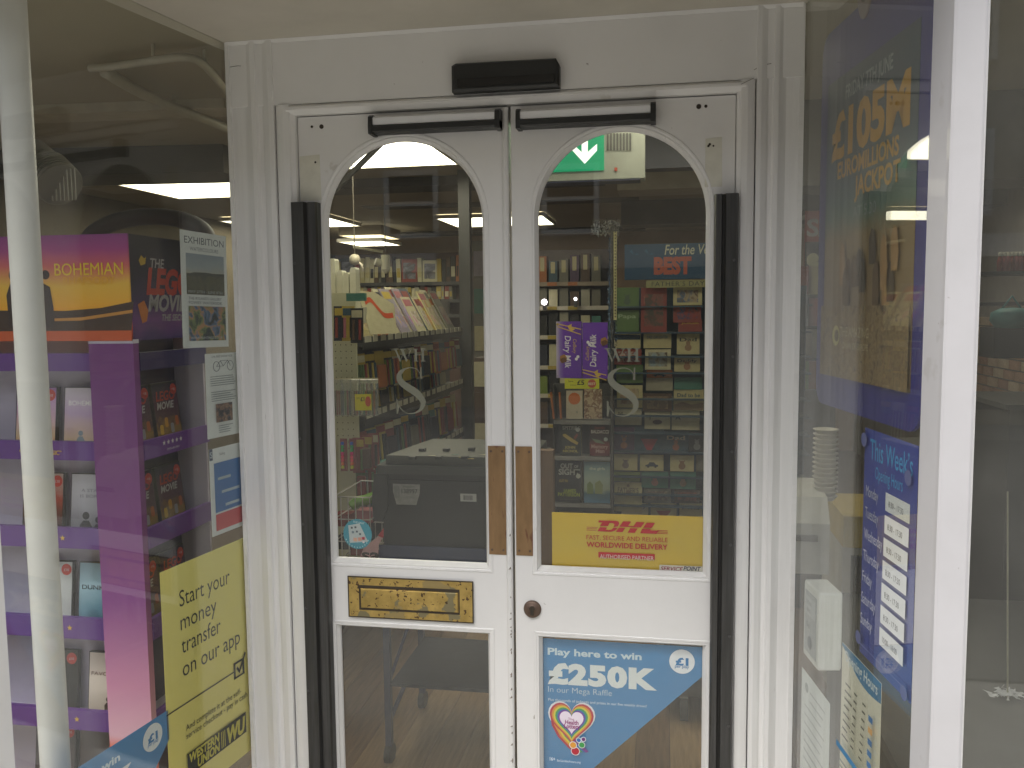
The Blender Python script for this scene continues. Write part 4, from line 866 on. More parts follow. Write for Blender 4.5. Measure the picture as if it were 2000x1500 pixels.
s.rect(0, .70, 1, .74, B2, 'blue_band'); s.rect(.1, .80, .9, .81, LN, 'text_line'); s.rect(.1, .84, .8, .85, LN, 'text_line')
# white entry box and paper notice
t = thing('entry_box', 'white plastic box with a round button label inside the right window', 'door buzzer', onwin(MR, .079, .884))
MB().prism(rrect(.108, .188, .006, 3, 0, -.188), -.055, 0, .003).build('housing', mat((.72, .73, .71), .4), t)
s = Sheet('label', None, None, Matrix.Translation((.012, -.02, .0005)), .082, .15, flat('#a8acb0'), parent=t); s.rect(.08, .08, .92, .38, flat('#bcc0c4'), 'printed_block'); s.text('PLEASE', .14, .20, G1, size=.08); s.text('RING', .2, .32, G1, size=.08); s.text('Bell', .2, .58, G1, size=.13); s.disc(.52, .80, .016, flat('#7c8084'), 'button', 20)
s = Sheet('paper_notice', 'plain white typed paper notice at the bottom of the right window', 'notice', onwin(MR, .075, .659), .20, .295, flat('#e4e8ea')); s.disc(.2, .12, .012, flat('#8c9498'), 'crest', 16)
for k in range(9): s.rect(.32 if k < 2 else .15, .12+k*.075, .85-.06*(k % 3), .13+k*.075, flat('#a4a8aa'), 'text_line')
# ================================================================== STOCK AND FITTINGS INSIDE
random.seed(42)
ORD = ['first', 'second', 'third', 'fourth', 'fifth', 'sixth', 'seventh', 'eighth', 'ninth', 'tenth', 'eleventh', 'twelfth', 'thirteenth', 'fourteenth', 'fifteenth', 'sixteenth', 'seventeenth', 'eighteenth', 'nineteenth', 'twentieth',
       'twenty-first', 'twenty-second', 'twenty-third', 'twenty-fourth', 'twenty-fifth', 'twenty-sixth', 'twenty-seventh', 'twenty-eighth', 'twenty-ninth', 'thirtieth']
CN = {'white': '#c8c4b8', 'cream': '#c4bb98', 'red': '#9c2a26', 'blue': '#24507c', 'green': '#4c7a34', 'yellow': '#c4a82c', 'orange': '#c06428', 'purple': '#4c2c6c', 'pink': '#b8587c', 'black': '#1a1a1c',
      'grey': '#6c6c6c', 'teal': '#2c8284', 'brown': '#5a3c28', 'navy': '#1c2444', 'lilac': '#8c84b8', 'lime': '#7c9a2c', 'silver': '#9a9a9c'}
def muted(h, a=.30):
    v = [int(h.lstrip('#')[i:i+2], 16) for i in (0, 2, 4)]; g = sum(v)/3; t = (1.02, 1.0, .86)
    return '#'+''.join('%02x' % max(0, min(255, int((q*(1-a)+g*a)*.93*tt))) for q, tt in zip(v, t))
CM = {k: mat(muted(v), .5, var=.12, scale=30, name='printed_card') for k, v in CN.items()}
SHELF = mat((.05, .05, .048), .5, name='dark_shelf'); PEG = mat((.50, .50, .33), .6, var=.05, name='cream_pegboard'); STRIP = mat((.55, .54, .44), .5, name='ticket_strip')
CLEARP = glassmat('clear_plastic', .12, (.93, .95, .95), .05)

# ---- pegboard end panel and magazine gondola running away from the door on the left
GX = -.80; GY = 1.05
g = thing('magazine_gondola', 'long dark magazine and pen gondola running back from the cream pegboard end', 'gondola', Matrix.Translation((GX-.2, GY, 0)))
part(B((GX-.42, GY+.02, .0), (GX-.40, GY+1.75, 1.50)), 'back_panel', SHELF, g)
part(B((GX-.42, GY+.30, 0), (GX-.34, GY+1.76, .14)), 'plinth', SHELF, g)
ep = part(B((-1.20, GY-.012, .45), (GX-.01, GY+.0, 1.62)), 'pegboard_end', PEG, g)
mh = MB().cyl((0, -.0006, 0), (0, .001, 0), .0022, n=6).mesh('peg_hole', DARK)
for r in range(22):
    for k in range(8): link('peg_hole', mh, ep, Matrix.Translation((-.985+k*.022, GY-.0122, 1.545-r*.026)))
shz = (1.44, 1.13, .84, .56)
for i, z in enumerate(shz):
    part(B((GX-.40, GY+.02, z-.035), (GX, GY+1.75, z-.012)), 'shelf', SHELF, g)
    part(B((GX+.001, GY+.02, z-.045), (GX+.006, GY+1.75, z+.004)), 'shelf_edge', SHELF, g)
    for k in range(17): part(B((GX+.0065, GY+.04+k*.1, z-.018), (GX+.009, GY+.04+k*.1+random.uniform(.055, .085), z+.008)), 'price_ticket', STRIP, g)
# magazines leaning on the top shelf
mags = ['cream', 'white', 'cream', 'silver', 'white', 'orange', 'white', 'cream', 'lilac', 'white', 'lilac', 'yellow', 'white', 'lilac', 'white', 'blue', 'grey', 'white', 'yellow', 'cream', 'silver', 'white', 'green', 'grey']
for i, c in enumerate(mags):
    y = GY+.03+i*.070; hgt = random.uniform(.20, .27)
    M = frame((GX-.04-random.uniform(0, .02), y, 1.43), R(90+random.uniform(-3, 6)), R(-28))
    m_ = MB().box((0, 0, -.006), (.15, hgt, 0)).build('magazine', CM[c], None, M)
    tag(m_, '%s magazine leaning on the top gondola shelf, %s from the pegboard end' % (c, ORD[i]), 'magazine', 'magazines on the gondola top shelf')
    b2 = random.choice(['red', 'yellow', 'navy', 'orange', 'pink', 'grey']); MB().box((.012, hgt-.055, .0003), (.13, hgt-.015, .0009)).build('masthead', CM[b2], m_)
    MB().box((.03, .04, .0003), (.135, hgt*.6, .0009)).build('cover_photo', blotch([CN[b2], CN[c], '#8c7a64', CN[c]], 18), m_)
# big leaning paper with an orange swoosh in front
pa = at(720, 652, 1.35); M = frame(Vector((GX+.0, 1.18, 1.452)), R(62), R(-16)); 
M = M @ Matrix.Scale(.80, 4)
t = tag(MB().plate([(0, 0), (.19, .0), (.215, .16), (.10, .225), (-.02, .235)], [], -.004, 0, 'z').build('calendar', CM['white'], None, M), 'white calendar sheet with an orange swoosh at the front of the top shelf', 'calendar')
sw = bez([(.01, .17, .001), (.05, .185, .001), (.09, .14, .001), (.13, .10, .001), (.19, .10, .001)], 5)
MB().add([(p.x, p.y+.014, .0012) for p in sw]+[(p.x, p.y-.014, .0012) for p in sw], [(i, i+len(sw), i+1+len(sw), i+1) for i in range(len(sw)-1)]).build('swoosh', flat('#c0502c'), t)
# hanging pens and packs on the lower runs
def pack(M, c1, c2, kind, label, group, w_=.075, h=.17):
    t = thing('hanging_pack', label, 'stationery pack', M, group)
    MB().box((-w_/2, -h, -.002), (w_/2, 0, 0)).build('card_back', CM[c1], t)
    if kind == 'pens':
        n = max(2, int(w_/.018))
        for k in range(n):
            x = -w_/2+w_*(k+.5)/n; o = MB().cyl((x, -h+.012, .006), (x, -.045, .006), .0055, n=7).build('pen', CM[c2 if k % 2 == 0 else random.choice(['red', 'blue', 'green', 'yellow', 'black'])], t)
    else: MB().box((-w_/2+.006, -h+.01, .0003), (w_/2-.006, -h*.35, .016), .004).build('contents', CM[c2], t)
    MB().box((-w_/2+.004, -.036, .0002), (w_/2-.004, -.008, .0012)).build('header_card', CM[random.choice(['yellow', 'white', 'blue', 'red'])], t)
    return t
cols = list(CN)
rows = {1: [('yellow', 'green'), ('black', 'yellow'), ('yellow', 'orange'), ('black', 'lime'), ('white', 'orange'), ('navy', 'yellow'), ('black', 'purple'), ('white', 'orange'), ('yellow', 'black'), ('blue', 'red'), ('orange', 'blue'), ('grey', 'orange'), ('blue', 'pink'), ('red', 'silver'), ('white', 'blue')],
        2: [('orange', 'brown'), ('orange', 'yellow'), ('brown', 'red'), ('black', 'grey'), ('brown', 'black'), ('navy', 'white'), ('black', 'brown'), ('orange', 'yellow'), ('orange', 'brown'), ('blue', 'silver'), ('navy', 'black'), ('teal', 'red'), ('black', 'silver'), ('blue', 'white')],
        3: [('red', 'red'), ('yellow', 'red'), ('yellow', 'navy'), ('red', 'navy'), ('navy', 'black'), ('blue', 'navy'), ('navy', 'grey'), ('black', 'navy'), ('white', 'black'), ('teal', 'navy'), ('black', 'yellow'), ('yellow', 'brown'), ('red', 'red'), ('white', 'cream')]}
for r, lst in rows.items():
    for i, (c1, c2) in enumerate(lst):
        y = GY+.07+i*.118; z = shz[0]-.07 if r == 1 else (shz[1]-.06 if r == 2 else shz[2]+.20)
        z = {1: 1.375, 2: 1.245, 3: 1.055}[r]; h = {1: .17, 2: .16, 3: .20}[r]
        x = GX-.03 if r != 2 else GX-.10
        pack(frame((x, y, z), R(90-12), R(-4)), c1, c2, 'pens' if (i+r) % 3 else 'box', '%s pack with %s contents hanging in the %s row of the gondola, %s along' % (c1, c2, ('upper', 'middle', 'lower')[r-1], ORD[i]), 'packs hanging along the gondola', .085, h)
for i in range(15):   # bottom run seen behind the tote
    c = random.choice(cols); y = GY+.06+i*.11
    tag(B((-.05, -.04, 0), (.05, .04, random.uniform(.10, .17))).build('carton', CM[c], None, Matrix.Translation((GX-.08, y, .835))), 'small %s carton on the lower gondola shelf, %s from the end' % (c, ORD[i]), 'carton', 'cartons on the lower shelf')
# end panel stock
def onend(px, py, Y=1.0): return at(px, py, Y)
pk = [(664, 598, 'navy', 'red'), (680, 598, 'yellow', 'pink'), (697, 602, 'black', 'brown')]
for i, (px, py, c1, c2) in enumerate(pk): 
    v = onend(px, py, .98); pack(frame(v, R(6), R(-5)), c1, c2, 'pens', 'note pack with %s card high on the pegboard end, %s from the left' % (c1, ORD[i]), 'packs on the pegboard end', .05, .135)
v = onend(700, 588, .95); tag(B((-.045, -.01, 0), (.03, .01, .03)).build('box', CM['teal'], None, Matrix.Translation(v)), 'small teal box on top of the highest pegboard packs', 'box')
for i, (px, c1, c2) in enumerate(((660, 'grey', 'red'), (676, 'blue', 'green'), (694, 'silver', 'brown'), (712, 'silver', 'teal'), (728, 'grey', 'green'))):
    v = onend(px, 738, .96+i*.004); M = frame(v, R(12), 0); tt = thing('clear_bag', 'clear bag of %s and %s pens on the pegboard hook, %s from the left' % (c1, c2, ORD[i]), 'pen bag', M, 'clear pen bags')
    MB().box((-.021, -.15, -.004), (.021, -.004, .012), .003).build('bag', CLEARP, tt)
    for k in range(4): MB().cyl((-.014+k*.009, -.145, .003), (-.012+k*.008, -.05, .004), .0035, n=6).build('pen', CM[(c1, c2, 'red', 'blue')[k]], tt)
    MB().box((-.02, -.022, -.0045), (.02, -.0, -.0042)).build('header', CM['white'], tt)
v = at(693, 770, .88); s = Sheet('price_card', 'yellow one pound price card on the pegboard packs', 'price card', frame(v, R(10), 0), .062, .062, flat('#d6cc30')); s.text('NOW', .10, .30, BKI, size=.16, width=.2); s.text('£1', .34, .42, BKI, size=.36, width=.24, bold=.03); s.disc(.80, .45, .011, flat('#c8583c'), 'red_spot', 16, .02)
# highlighter strips
for i, px in enumerate((669, 687)):
    vt = at(px, 862, .80); vb = at(px, 915, .80); t = thing('highlighter_pack', 'blister strip of neon highlighters, %s' % ('left one by the door edge' if i == 0 else 'right one beside the first'), 'highlighter pack', frame(vt, 0, 0), 'neon highlighter strips')
    L = (vt.z-vb.z); MB().box((-.011, -L-.01, -.005), (.016, .01, -.002)).build('card_back', CM['red'], t)
    hc = ['#2a5cc0', '#1f9a50', '#2ca858', '#e0307c', '#f04468', '#f0505c', '#f0783c', '#d8d83a']
    for k, c in enumerate(hc): MB().prism(rrect(.010, L/8*.86, .002, 2, -.005, -L*(k+1)/8), -.001, .006, 0).build('highlighter', emit(c, .0) if False else mat(c, .4, var=.03), t)
for i, (px, py, c1, c2) in enumerate(((700, 855, 'red', 'grey'), (716, 850, 'red', 'brown'), (728, 846, 'red', 'green'), (706, 905, 'green', 'red'), (722, 900, 'red', 'grey'))):
    v = at(px, py, .98+.01*i); pack(frame(v, R(8), 0), c1, c2, 'box' if i % 2 else 'pens', 'red headed felt pen pack with %s front beside the highlighters, %s of five' % (c2, ORD[i]), 'felt pen packs', .048, .14)
v = at(657, 862, .85); tag(B((0, -.003, -.05), (.010, 0, 0)).build('barcode_tag', CM['white'], None, Matrix.Translation(v)), 'tiny white tag at the left edge by the highlighters', 'tag')
# white file holders on top of the gondola end
for i, (px, pt) in enumerate(((650, 505), (664, 528), (676, 532), (690, 522))):
    v = at(px, 604, 1.12+.002*i); vt = at(px, pt, 1.12); h = vt.z-v.z
    tag(MB().prism([(-.013, 0), (.014, 0), (.013, h*.96), (.009, h), (-.006, h), (-.012, h*.9)], 0, .05, ax='y').build('file_holder', mat((.62, .61, .48), .5), None, Matrix.Translation(v)), 'cream file holder upright on the pegboard end, %s from the left' % ORD[i], 'file holder', 'cream file holders')
v0 = at(640, 632, 1.10); v1 = at(700, 600, 1.10); tag(B((v0.x-.05, 1.08, v0.z), (v1.x, 1.20, v1.z)).build('header_tray', mat((.60, .59, .46), .5), None), 'cream plastic tray holding the file holders', 'tray')

# ---- back bookcase
BY = 7.0
bc = thing('bookcase', 'dark bookcase against the back wall seen through the left arched pane', 'bookcase', Matrix.Translation((-2.4, BY, 0)))
l = at(690, 500, BY).x; r_ = at(905, 500, BY).x; zz = [at(800, p, BY).z for p in (492, 549, 583, 612, 650)]
part(B((l-.3, BY+.22, 0), (r_+.4, BY+.25, zz[0])), 'back_panel', mat((.10, .055, .04), .6), bc)
for z in zz[1:]: part(B((l-.3, BY-.02, z-.05), (r_+.4, BY+.22, z-.012)), 'shelf', SHELF, bc)
part(B((l-.33, BY-.02, 0), (l-.3, BY+.25, zz[0])), 'side_board', SHELF, bc)
for row in range(3):
    x = l-.25; i = 0
    top, bot = zz[row], zz[row+1]-.012
    while x < r_+.2 and i < 30:
        big = row == 0 and random.random() < .3; wd = random.uniform(.12, .19) if big else random.uniform(.03, .06)
        h = (top-bot)*random.uniform(.72, .9) if row == 0 else min(.20, (top-bot)*random.uniform(.6, .8))
        c = random.choice(['white', 'red', 'cream', 'brown', 'black', 'grey', 'yellow', 'navy', 'white', 'orange', 'silver', 'lilac'])
        o = MB().box((0, 0, 0), (wd-.004, .16, h)).build('book', CM[c], None, Matrix.Translation((x, BY+.02, bot)) @ Matrix.Rotation(R(random.uniform(-2, 3)), 4, 'Y'))
        tag(o, '%s %s on the %s shelf of the back bookcase, %s from the left' % (c, 'boxed set' if big else 'book spine', ('top', 'second', 'third')[row], ORD[min(i, 29)]), 'book', 'books on the back bookcase')
        if not big: MB().box((.006, -.001, h*.2), (wd-.010, -.0003, h*.6)).build('spine_label', CM[random.choice(['white', 'cream', 'yellow', 'black'])], o)
        else: MB().box((.02, -.001, h*.15), (wd-.025, -.0003, h*.85)).build('cover_art', blotch([CN[c], '#3c3c44', '#7a7a84', '#22222a'], 9), o)
        x += wd; i += 1
# mid-floor tables of books between gondola and back
for j, (px0, px1, py0, py1, Y, c) in enumerate(((770, 860, 585, 610, 5.4, 'black'), (925, 945, 470, 690, 4.6, 'grey'), (925, 948, 700, 880, 3.9, 'brown'))):
    a = at(px0, py1, Y); b_ = at(px1, py0, Y); t = thing('side_shelf', '%s shelf unit standing in the shop, %s one counted from the back bookcase' % (c, ORD[j]), 'shelf unit', Matrix.Translation((a.x, Y, 0)))
    part(B((a.x, Y+.02, 0), (b_.x, Y+.3, b_.z)), 'carcass', CM[c] if j else SHELF, t)
    n = max(1, int((b_.x-a.x)/.14))
    for q in range(3):
        z = a.z+(b_.z-a.z)*q/3+.02
        for k in range(n): part(B((a.x+.01+k*.14, Y-.0, z), (a.x+.12+k*.14, Y+.019, z+min(.2, (b_.z-a.z)/3*.8))), 'book', CM[random.choice(['cream', 'teal', 'lilac', 'red', 'white', 'brown'])], t)

# ---- tote on a blue trolley behind the left door
TY = .50
a = at(735, 905, TY); b_ = at(1036, 905, TY); zb = at(745, 1068, TY).z; zr = at(745, 1090, TY).z
BT = mat((.014, .0145, .0145), .5, var=.15, name='black_tote'); NVB = mat((.025, .035, .09), .4, name='blue_steel')
t = thing('tote_crate', 'large black plastic tote with a worn white number label', 'tote crate', Matrix.Translation((a.x, TY, zb)))
x0, x1, zt = a.x+.02, b_.x, a.z-.004
part(MB().prism([(x0, TY), (x1, TY), (x1, TY+.40), (x0, TY+.40)], zb, zt), 'body', BT, t)
part(MB().prism([(TY-.014, zt-.028), (TY-.014, zt), (TY+.415, zt), (TY+.415, zt-.028)], x0-.014, x1+.014, ax='x'), 'rim', mat((.035, .038, .034), .4), t)
part(MB().prism([(TY-.006, zt-.062), (TY-.006, zt-.048), (TY, zt-.048), (TY, zt-.062)], x0, x1, ax='x'), 'rib', BT, t)
hx = at(742, 925, TY-.02); part(MB().prism([(x0-.025, zt-.03), (x0+.02, zt-.03), (x0+.02, zt-.14), (x0, zt-.19), (x0-.03, zt-.19), (x0-.035, zt-.12)][::-1], TY-.012, TY-.001, ax='y'), 'side_flap', BT, t)
lb = at(767, 940, TY-.002); s = Sheet('number_label', None, None, t.matrix_basis.inverted() @ frame(Vector((lb.x, TY-.0012, lb.z))), .094, .078, mat('#8c8c88', .6, var=.2, scale=60), outline=[(0, .05), (0, .45), (.12, 1), (.85, 1), (.98, .5), (1, 0), (.02, 0)][::1], parent=t)
s.text('138997', .32, .50, flat('#26262a'), size=.27, width=.58, bold=.01); s.text('WX8-4 0171', .36, .26, flat('#3a3a3c'), size=.13, width=.42); s.text('STOCK', .5, .72, flat('#55555a'), size=.12, width=.3)
for u in (.02, .06, .1, .16, .2): s.rect(u+.02, .2, u+.04, .7, flat('#6a6a6a'), 'label_mark')
lb = at(899, 964, TY-.002); s = Sheet('barcode_label', None, None, t.matrix_basis.inverted() @ frame(Vector((lb.x, TY-.0012, lb.z))), .054, .026, flat('#b8b8b4'), parent=t)
for k in range(9): s.rect(.2+k*.065, .2, .2+k*.065+random.uniform(.02, .045), .8, flat('#1c1c1e'), 'bar')
LID = mat((.055, .058, .046), .45, var=.2, name='grey_green_lid')
part(MB().prism([(x0+.01, TY+.01), (x1, TY+.01), (x1, TY+.39), (x0+.07, TY+.39)], zt+.001, zt+.030), 'lid', LID, t)
for k, (px, py) in enumerate(((825, 880), (872, 880), (921, 879), (806, 896), (857, 896), (908, 895))):
    v = atz(px, py, zt+.032); part(B((v.x-.010, v.y-.012, zt+.031), (v.x+.010, v.y+.012, zt+.040)), 'lid_clip', BT, t)
for k, (px, py, c) in enumerate(((843, 890, 'white'), (888, 888, 'teal'), (903, 893, 'yellow'), (918, 896, 'yellow'), (944, 888, 'white'))):
    v = atz(px, py, zt+.031); part(MB().prism([(v.x-.012, v.y-.004), (v.x+.014, v.y-.002), (v.x+.01, v.y+.006)], zt+.0305, zt+.032), 'paper_scrap', CM[c], t)
tr = thing('trolley', 'blue steel stock trolley carrying the black tote behind the left door', 'trolley', Matrix.Translation((a.x, TY, 0)))
part(B((x0-.01, TY-.012, zr), (x1, TY+.42, zb-.001)), 'top_deck', NVB, tr)
part(B((x0-.012, TY-.018, zr-.004), (x1, TY-.0125, zb+.012)), 'deck_lip', NVB, tr)
lg = at(757, 1300, TY)
for lx in (lg.x, x1-.02):
    for ly in (TY-.01, TY+.40): part(B((lx-.011, ly, .03), (lx+.011, ly+.022, zr-.004)), 'leg', NVB, tr); part(MB().cyl((lx-.012, ly+.012, .035), (lx+.012, ly+.012, .035), .033, n=16), 'castor', BLACKP, tr)
zs_ = at(757, 1338, TY).z; part(B((lg.x+.012, TY-.008, zs_), (x1, TY+.41, zs_+.012)), 'lower_shelf', mat((.013, .018, .034), .4, var=.3, bump=.3, name='blue_shelf'), tr)
part(MB().cyl((lg.x, TY, zs_), (lg.x+.09, TY+.40, zr), .006, n=8), 'brace', NVB, tr); part(MB().cyl((lg.x+.05, TY+.05, zs_-.002), (lg.x, TY+.02, .15), .008, n=8), 'brace', NVB, tr)
# teal tub, green bag, wire basket, sale card by the left edge
v = at(714, 940, 1.2); v2 = at(757, 915, 1.2)
t = thing('teal_tub', 'teal plastic tub behind the tote under the pegboard', 'tub', Matrix.Translation(v)); part(MB().plate([(v.x-.0, v.z-.10), (v2.x+.03, v.z-.10), (v2.x+.06, v2.z), (v.x, v2.z)], [], 1.2, 1.35), 'tub_body', mat((.05, .22, .18), .4), t); part(B((v.x-.01, 1.19, v2.z), (v2.x+.07, 1.36, v2.z+.012)), 'tub_rim', mat((.06, .27, .21), .4), t)
def basket(px0, px1, py0, py1, Y, d, label, nx=5, nz=3):
    a = at(px0, py1, Y); b_ = at(px1, py0, Y); t = thing('wire_basket', label, 'basket', Matrix.Translation((a.x, Y, a.z))); WM = mat((.55, .53, .50), .35, metal=.4, name='wire')
    for z in [a.z+(b_.z-a.z)*k/nz for k in range(nz+1)]: part(MB().tube([(a.x, Y, z), (b_.x, Y, z), (b_.x, Y+d, z), (a.x, Y+d, z)], .0024, 6, True), 'wire_ring', WM, t)
    for k in range(nx+1):
        x = a.x+(b_.x-a.x)*k/nx
        for y in (Y, Y+d): part(MB().cyl((x, y, a.z), (x, y, b_.z), .002, n=6), 'upright_wire', WM, t)
    return t
basket(655, 722, 972, 1100, .62, .28, 'white wire basket by the left edge behind the round teal sticker')
v = at(708, 985, .80); t = thing('green_bag', 'bright green soft bag on top of the wire basket', 'bag', Matrix.Translation(v)); 
part(MB().tube(bez([v+Vector((-.045, 0, -.01)), v+Vector((-.02, .01, .008)), v+Vector((.01, .02, .014)), v+Vector((.05, .03, .03))], 5), .020, 12), 'bag_body', mat((.16, .33, .04), .5, bump=.5), t); part(MB().tube([v+Vector((.04, .03, .03)), v+Vector((.055, .03, .06)), v+Vector((.02, .03, .03))], .004, 6), 'bag_handle', mat((.16, .33, .04), .5), t)
for k, (px, py, c) in enumerate(((668, 1015, 'red'), (690, 1030, 'brown'), (712, 1008, 'pink'), (672, 1060, 'black'), (700, 1072, 'red'))):
    v = at(px, py, .72); tag(B((-.03, 0, -.025), (.03, .06, .02)).build('packet', CM[c], None, Matrix.Translation(v)), '%s packet lying in the wire basket, %s from the top' % (c, ORD[k]), 'packet', 'packets in the wire basket')
v = at(716, 1045, .46); s = Sheet('sale_card', 'pale pink sale card with dark letters leaning below the tote', 'card sign', frame(v, R(4), 0), .095, .085, flat('#c49a9a'), outline=[(-.35, 1.1), (.38, 1.1), (.42, .4), (.62, -.02), (.35, .1), (-.1, .5)])
s.poly([(.40, .02), (.62, -.30), (.60, .10)][::-1], flat('#b03038'), 'red_corner'); s.text('sa', -.20, .98, flat('#3a3028'), size=.62, width=.66, bold=.03)

# ---- right arch: stationery bays, chocolate box, book rack, card rack
QY = 3.2
l = at(1046, 600, QY).x-.1; r_ = at(1190, 600, QY).x; zs4 = [at(1120, p, QY).z for p in (482, 553, 600, 657, 716, 771, 830)]
t4 = thing('stationery_bay', 'tall dark stationery shelving behind the chocolate box', 'shelving', Matrix.Translation((r_, QY, 0)))
part(B((l-.2, QY+.25, 0), (r_, QY+.28, zs4[0])), 'back_panel', mat((.14, .11, .09), .6), t4); part(B((r_, QY-.02, 0), (r_+.03, QY+.28, zs4[0]+.05)), 'side_board', mat((.03, .05, .09), .5), t4)
for k, z in enumerate(zs4[1:]):
    part(B((l-.2, QY-.02, z-.012), (r_-.001, QY+.249, z)), 'shelf', SHELF, t4); part(B((l-.2, QY-.026, z-.018), (r_-.001, QY-.021, z+.008)), 'shelf_edge', mat((.5, .46, .38), .5) if k else mat((.25, .2, .14), .5), t4)
    for q in range(3): part(B((l+.05+q*.13, QY-.029, z-.016), (l+.11+q*.13, QY-.0265, z+.006)), 'price_ticket', CM['yellow' if k else 'orange'], t4)
pal = [['purple', 'lime', 'orange', 'blue', 'grey', 'purple', 'brown', 'grey'], ['white', 'silver', 'grey', 'white', 'grey', 'brown', 'silver', 'grey'], ['white', 'white', 'black', 'black', 'silver', 'black', 'white', 'teal'], ['grey', 'black', 'navy', 'white', 'black', 'grey', 'blue', 'black'], ['white', 'white', 'lime', 'black', 'white', 'black', 'grey', 'black'], ['brown', 'black', 'brown', 'black', 'brown', 'grey', 'navy', 'black']]
for r in range(6):
    z = zs4[r+1]; H_ = zs4[r]-z
    for k in range(8):
        x = l-.02+k*.068; c = pal[r][k]; h = H_*random.uniform(.62, .85)
        o = B((0, 0, 0), (.055, .10, h)).build('folder_pack', CM[c], None, Matrix.Translation((x, QY+.01, z))); tag(o, '%s folder pack on stationery shelf %s from the top, %s from the left' % (c, ORD[r], ORD[k]), 'folder pack', 'folder packs in the stationery bay')
        if r == 0: MB().box((.014, -.001, h*.45), (.040, -.0003, h*.95)).build('tab', CM['cream'], o)
        if r in (2, 4) and k < 2: MB().add([(.015, -.0008, .02), (.022, -.0008, .02), (.040, -.0008, h*.5), (.032, -.0008, h*.5)], [(0, 1, 2, 3)]).build('printed_shape', flat('#c8c4c8'), o)
for px, py, r_b in ((1063, 590, .020), (1124, 584, .011)):
    v = at(px, py, QY-.08); t = thing('shelf_lamp', 'small bright lamp glowing on the second stationery shelf, %s one' % ('left larger' if px < 1100 else 'right smaller'), 'lamp', Matrix.Translation(v)); part(MB().lathe([(0, -r_b), (r_b*.7, -r_b*.7), (r_b, 0), (r_b*.7, r_b*.7), (0, r_b)], v, 12), 'bulb', emit((1, .9, .95), 3), t); part(B((v.x-.01, v.y, v.z-.05), (v.x+.01, v.y+.03, v.z-r_b)), 'holder', SHELF, t)
# tinsel pole with slotted strip
v = at(1196, 430, 1.9); w_ = at(1196, 700, 1.9)
t = thing('tinsel_pole', 'blue tinsel wrapped pole between the stationery and the cards', 'pole', Matrix.Translation(w_)); part(MB().cyl((v.x, 1.9, .3), (v.x, 1.9, v.z), .008, n=10), 'pole', SHELF, t)
TI = mat((.05, .08, .14), .2, metal=.7, var=.5, scale=90, name='blue_tinsel'); TS = mat((.35, .36, .34), .15, metal=.8, var=.4, scale=80, name='silver_tinsel')
mb = MB()
for k in range(900):
    z = random.uniform(w_.z, v.z-.07); q = random.uniform(0, 6.28); rr_ = random.uniform(.012, .026); c0 = Vector((v.x+rr_*math.cos(q), 1.9+rr_*math.sin(q), z)); mb.add([c0, c0+Vector((.003, 0, .002)), c0+Vector((random.uniform(-.01, .01), .002, random.uniform(-.012, .012)))], [(0, 1, 2)])
o = part(mb, 'blue_tinsel', TI, t); o['kind'] = 'stuff'; mb = MB()
for k in range(500):
    c0 = Vector((v.x+random.uniform(-.10, .03), 1.9+random.uniform(-.02, .02), v.z-random.uniform(0, .07))); mb.add([c0, c0+Vector((.005, 0, .002)), c0+Vector((random.uniform(-.012, .012), .002, random.uniform(-.014, .014)))], [(0, 1, 2)])
o = part(mb, 'silver_tinsel', TS, t); o['kind'] = 'stuff'
a = at(1201, 452, 1.85); b_ = at(1207, 625, 1.85)
t = thing('slotted_strip', 'pale yellow slotted strip hanging beside the blue tinsel', 'strip', Matrix.Translation(b_)); o = part(B((a.x-.006, 1.85, b_.z), (a.x+.008, 1.852, a.z)), 'strip', mat((.50, .46, .22), .5), t)
for k in range(30): part(B((a.x-.001, 1.8485, b_.z+.012+k*.0145), (a.x+.004, 1.8497, b_.z+.0205+k*.0145)), 'slot', DARK, t)
# chocolate box
CY_ = 1.1; PURC = mat('#6a34b0', .3, var=.06, name='purple_foil'); FADE = grad([(0, '#c8c0d4'), (.16, '#8a70c0'), (.30, '#6a34b0'), (1, '#6432a8')], 0, .105, 0, .06, 10)
tl = at(1087, 628, CY_); tm = at(1137, 630, CY_); trr = at(1186, 634, CY_); bl = at(1087, 738, CY_)
t = thing('chocolate_box', 'open purple chocolate box hung upright in the right arch with sideways lettering', 'chocolate box', Matrix.Translation(tm))
H_ = tl.z-bl.z; hw = tm.x-tl.x; hw2 = trr.x-tm.x; iv = t.matrix_basis.inverted()
ls = Sheet('left_panel', None, None, iv @ frame(Vector((tl.x, CY_+.008, tl.z)), R(-5)), hw, H_, FADE, t=.012, parent=t)
rs = Sheet('right_panel', None, None, iv @ frame(Vector((tm.x+.001, CY_, tm.z)), R(5)), hw2, H_*.985, PURC, t=.012, parent=t)
CWH = flat('#f0ecf4'); GOLD = flat('#dcb858')
put_text('Dairy Milk', ls.o, CWH, .034, -.055, ls.lift(), size=.034, width=.125, rot=R(-90), shear=.15, bold=.01)
put_text('Cadbury', ls.o, GOLD, .066, -.068, ls.lift(), size=.020, width=.055, rot=R(-90), shear=.25)
put_text('Dairy Milk', rs.o, CWH, .052, -.170, rs.lift(), size=.034, width=.125, rot=R(90), shear=.15, bold=.01)
put_text('Cadbury', rs.o, GOLD, .025, -.145, rs.lift(), size=.020, width=.055, rot=R(90), shear=.25)
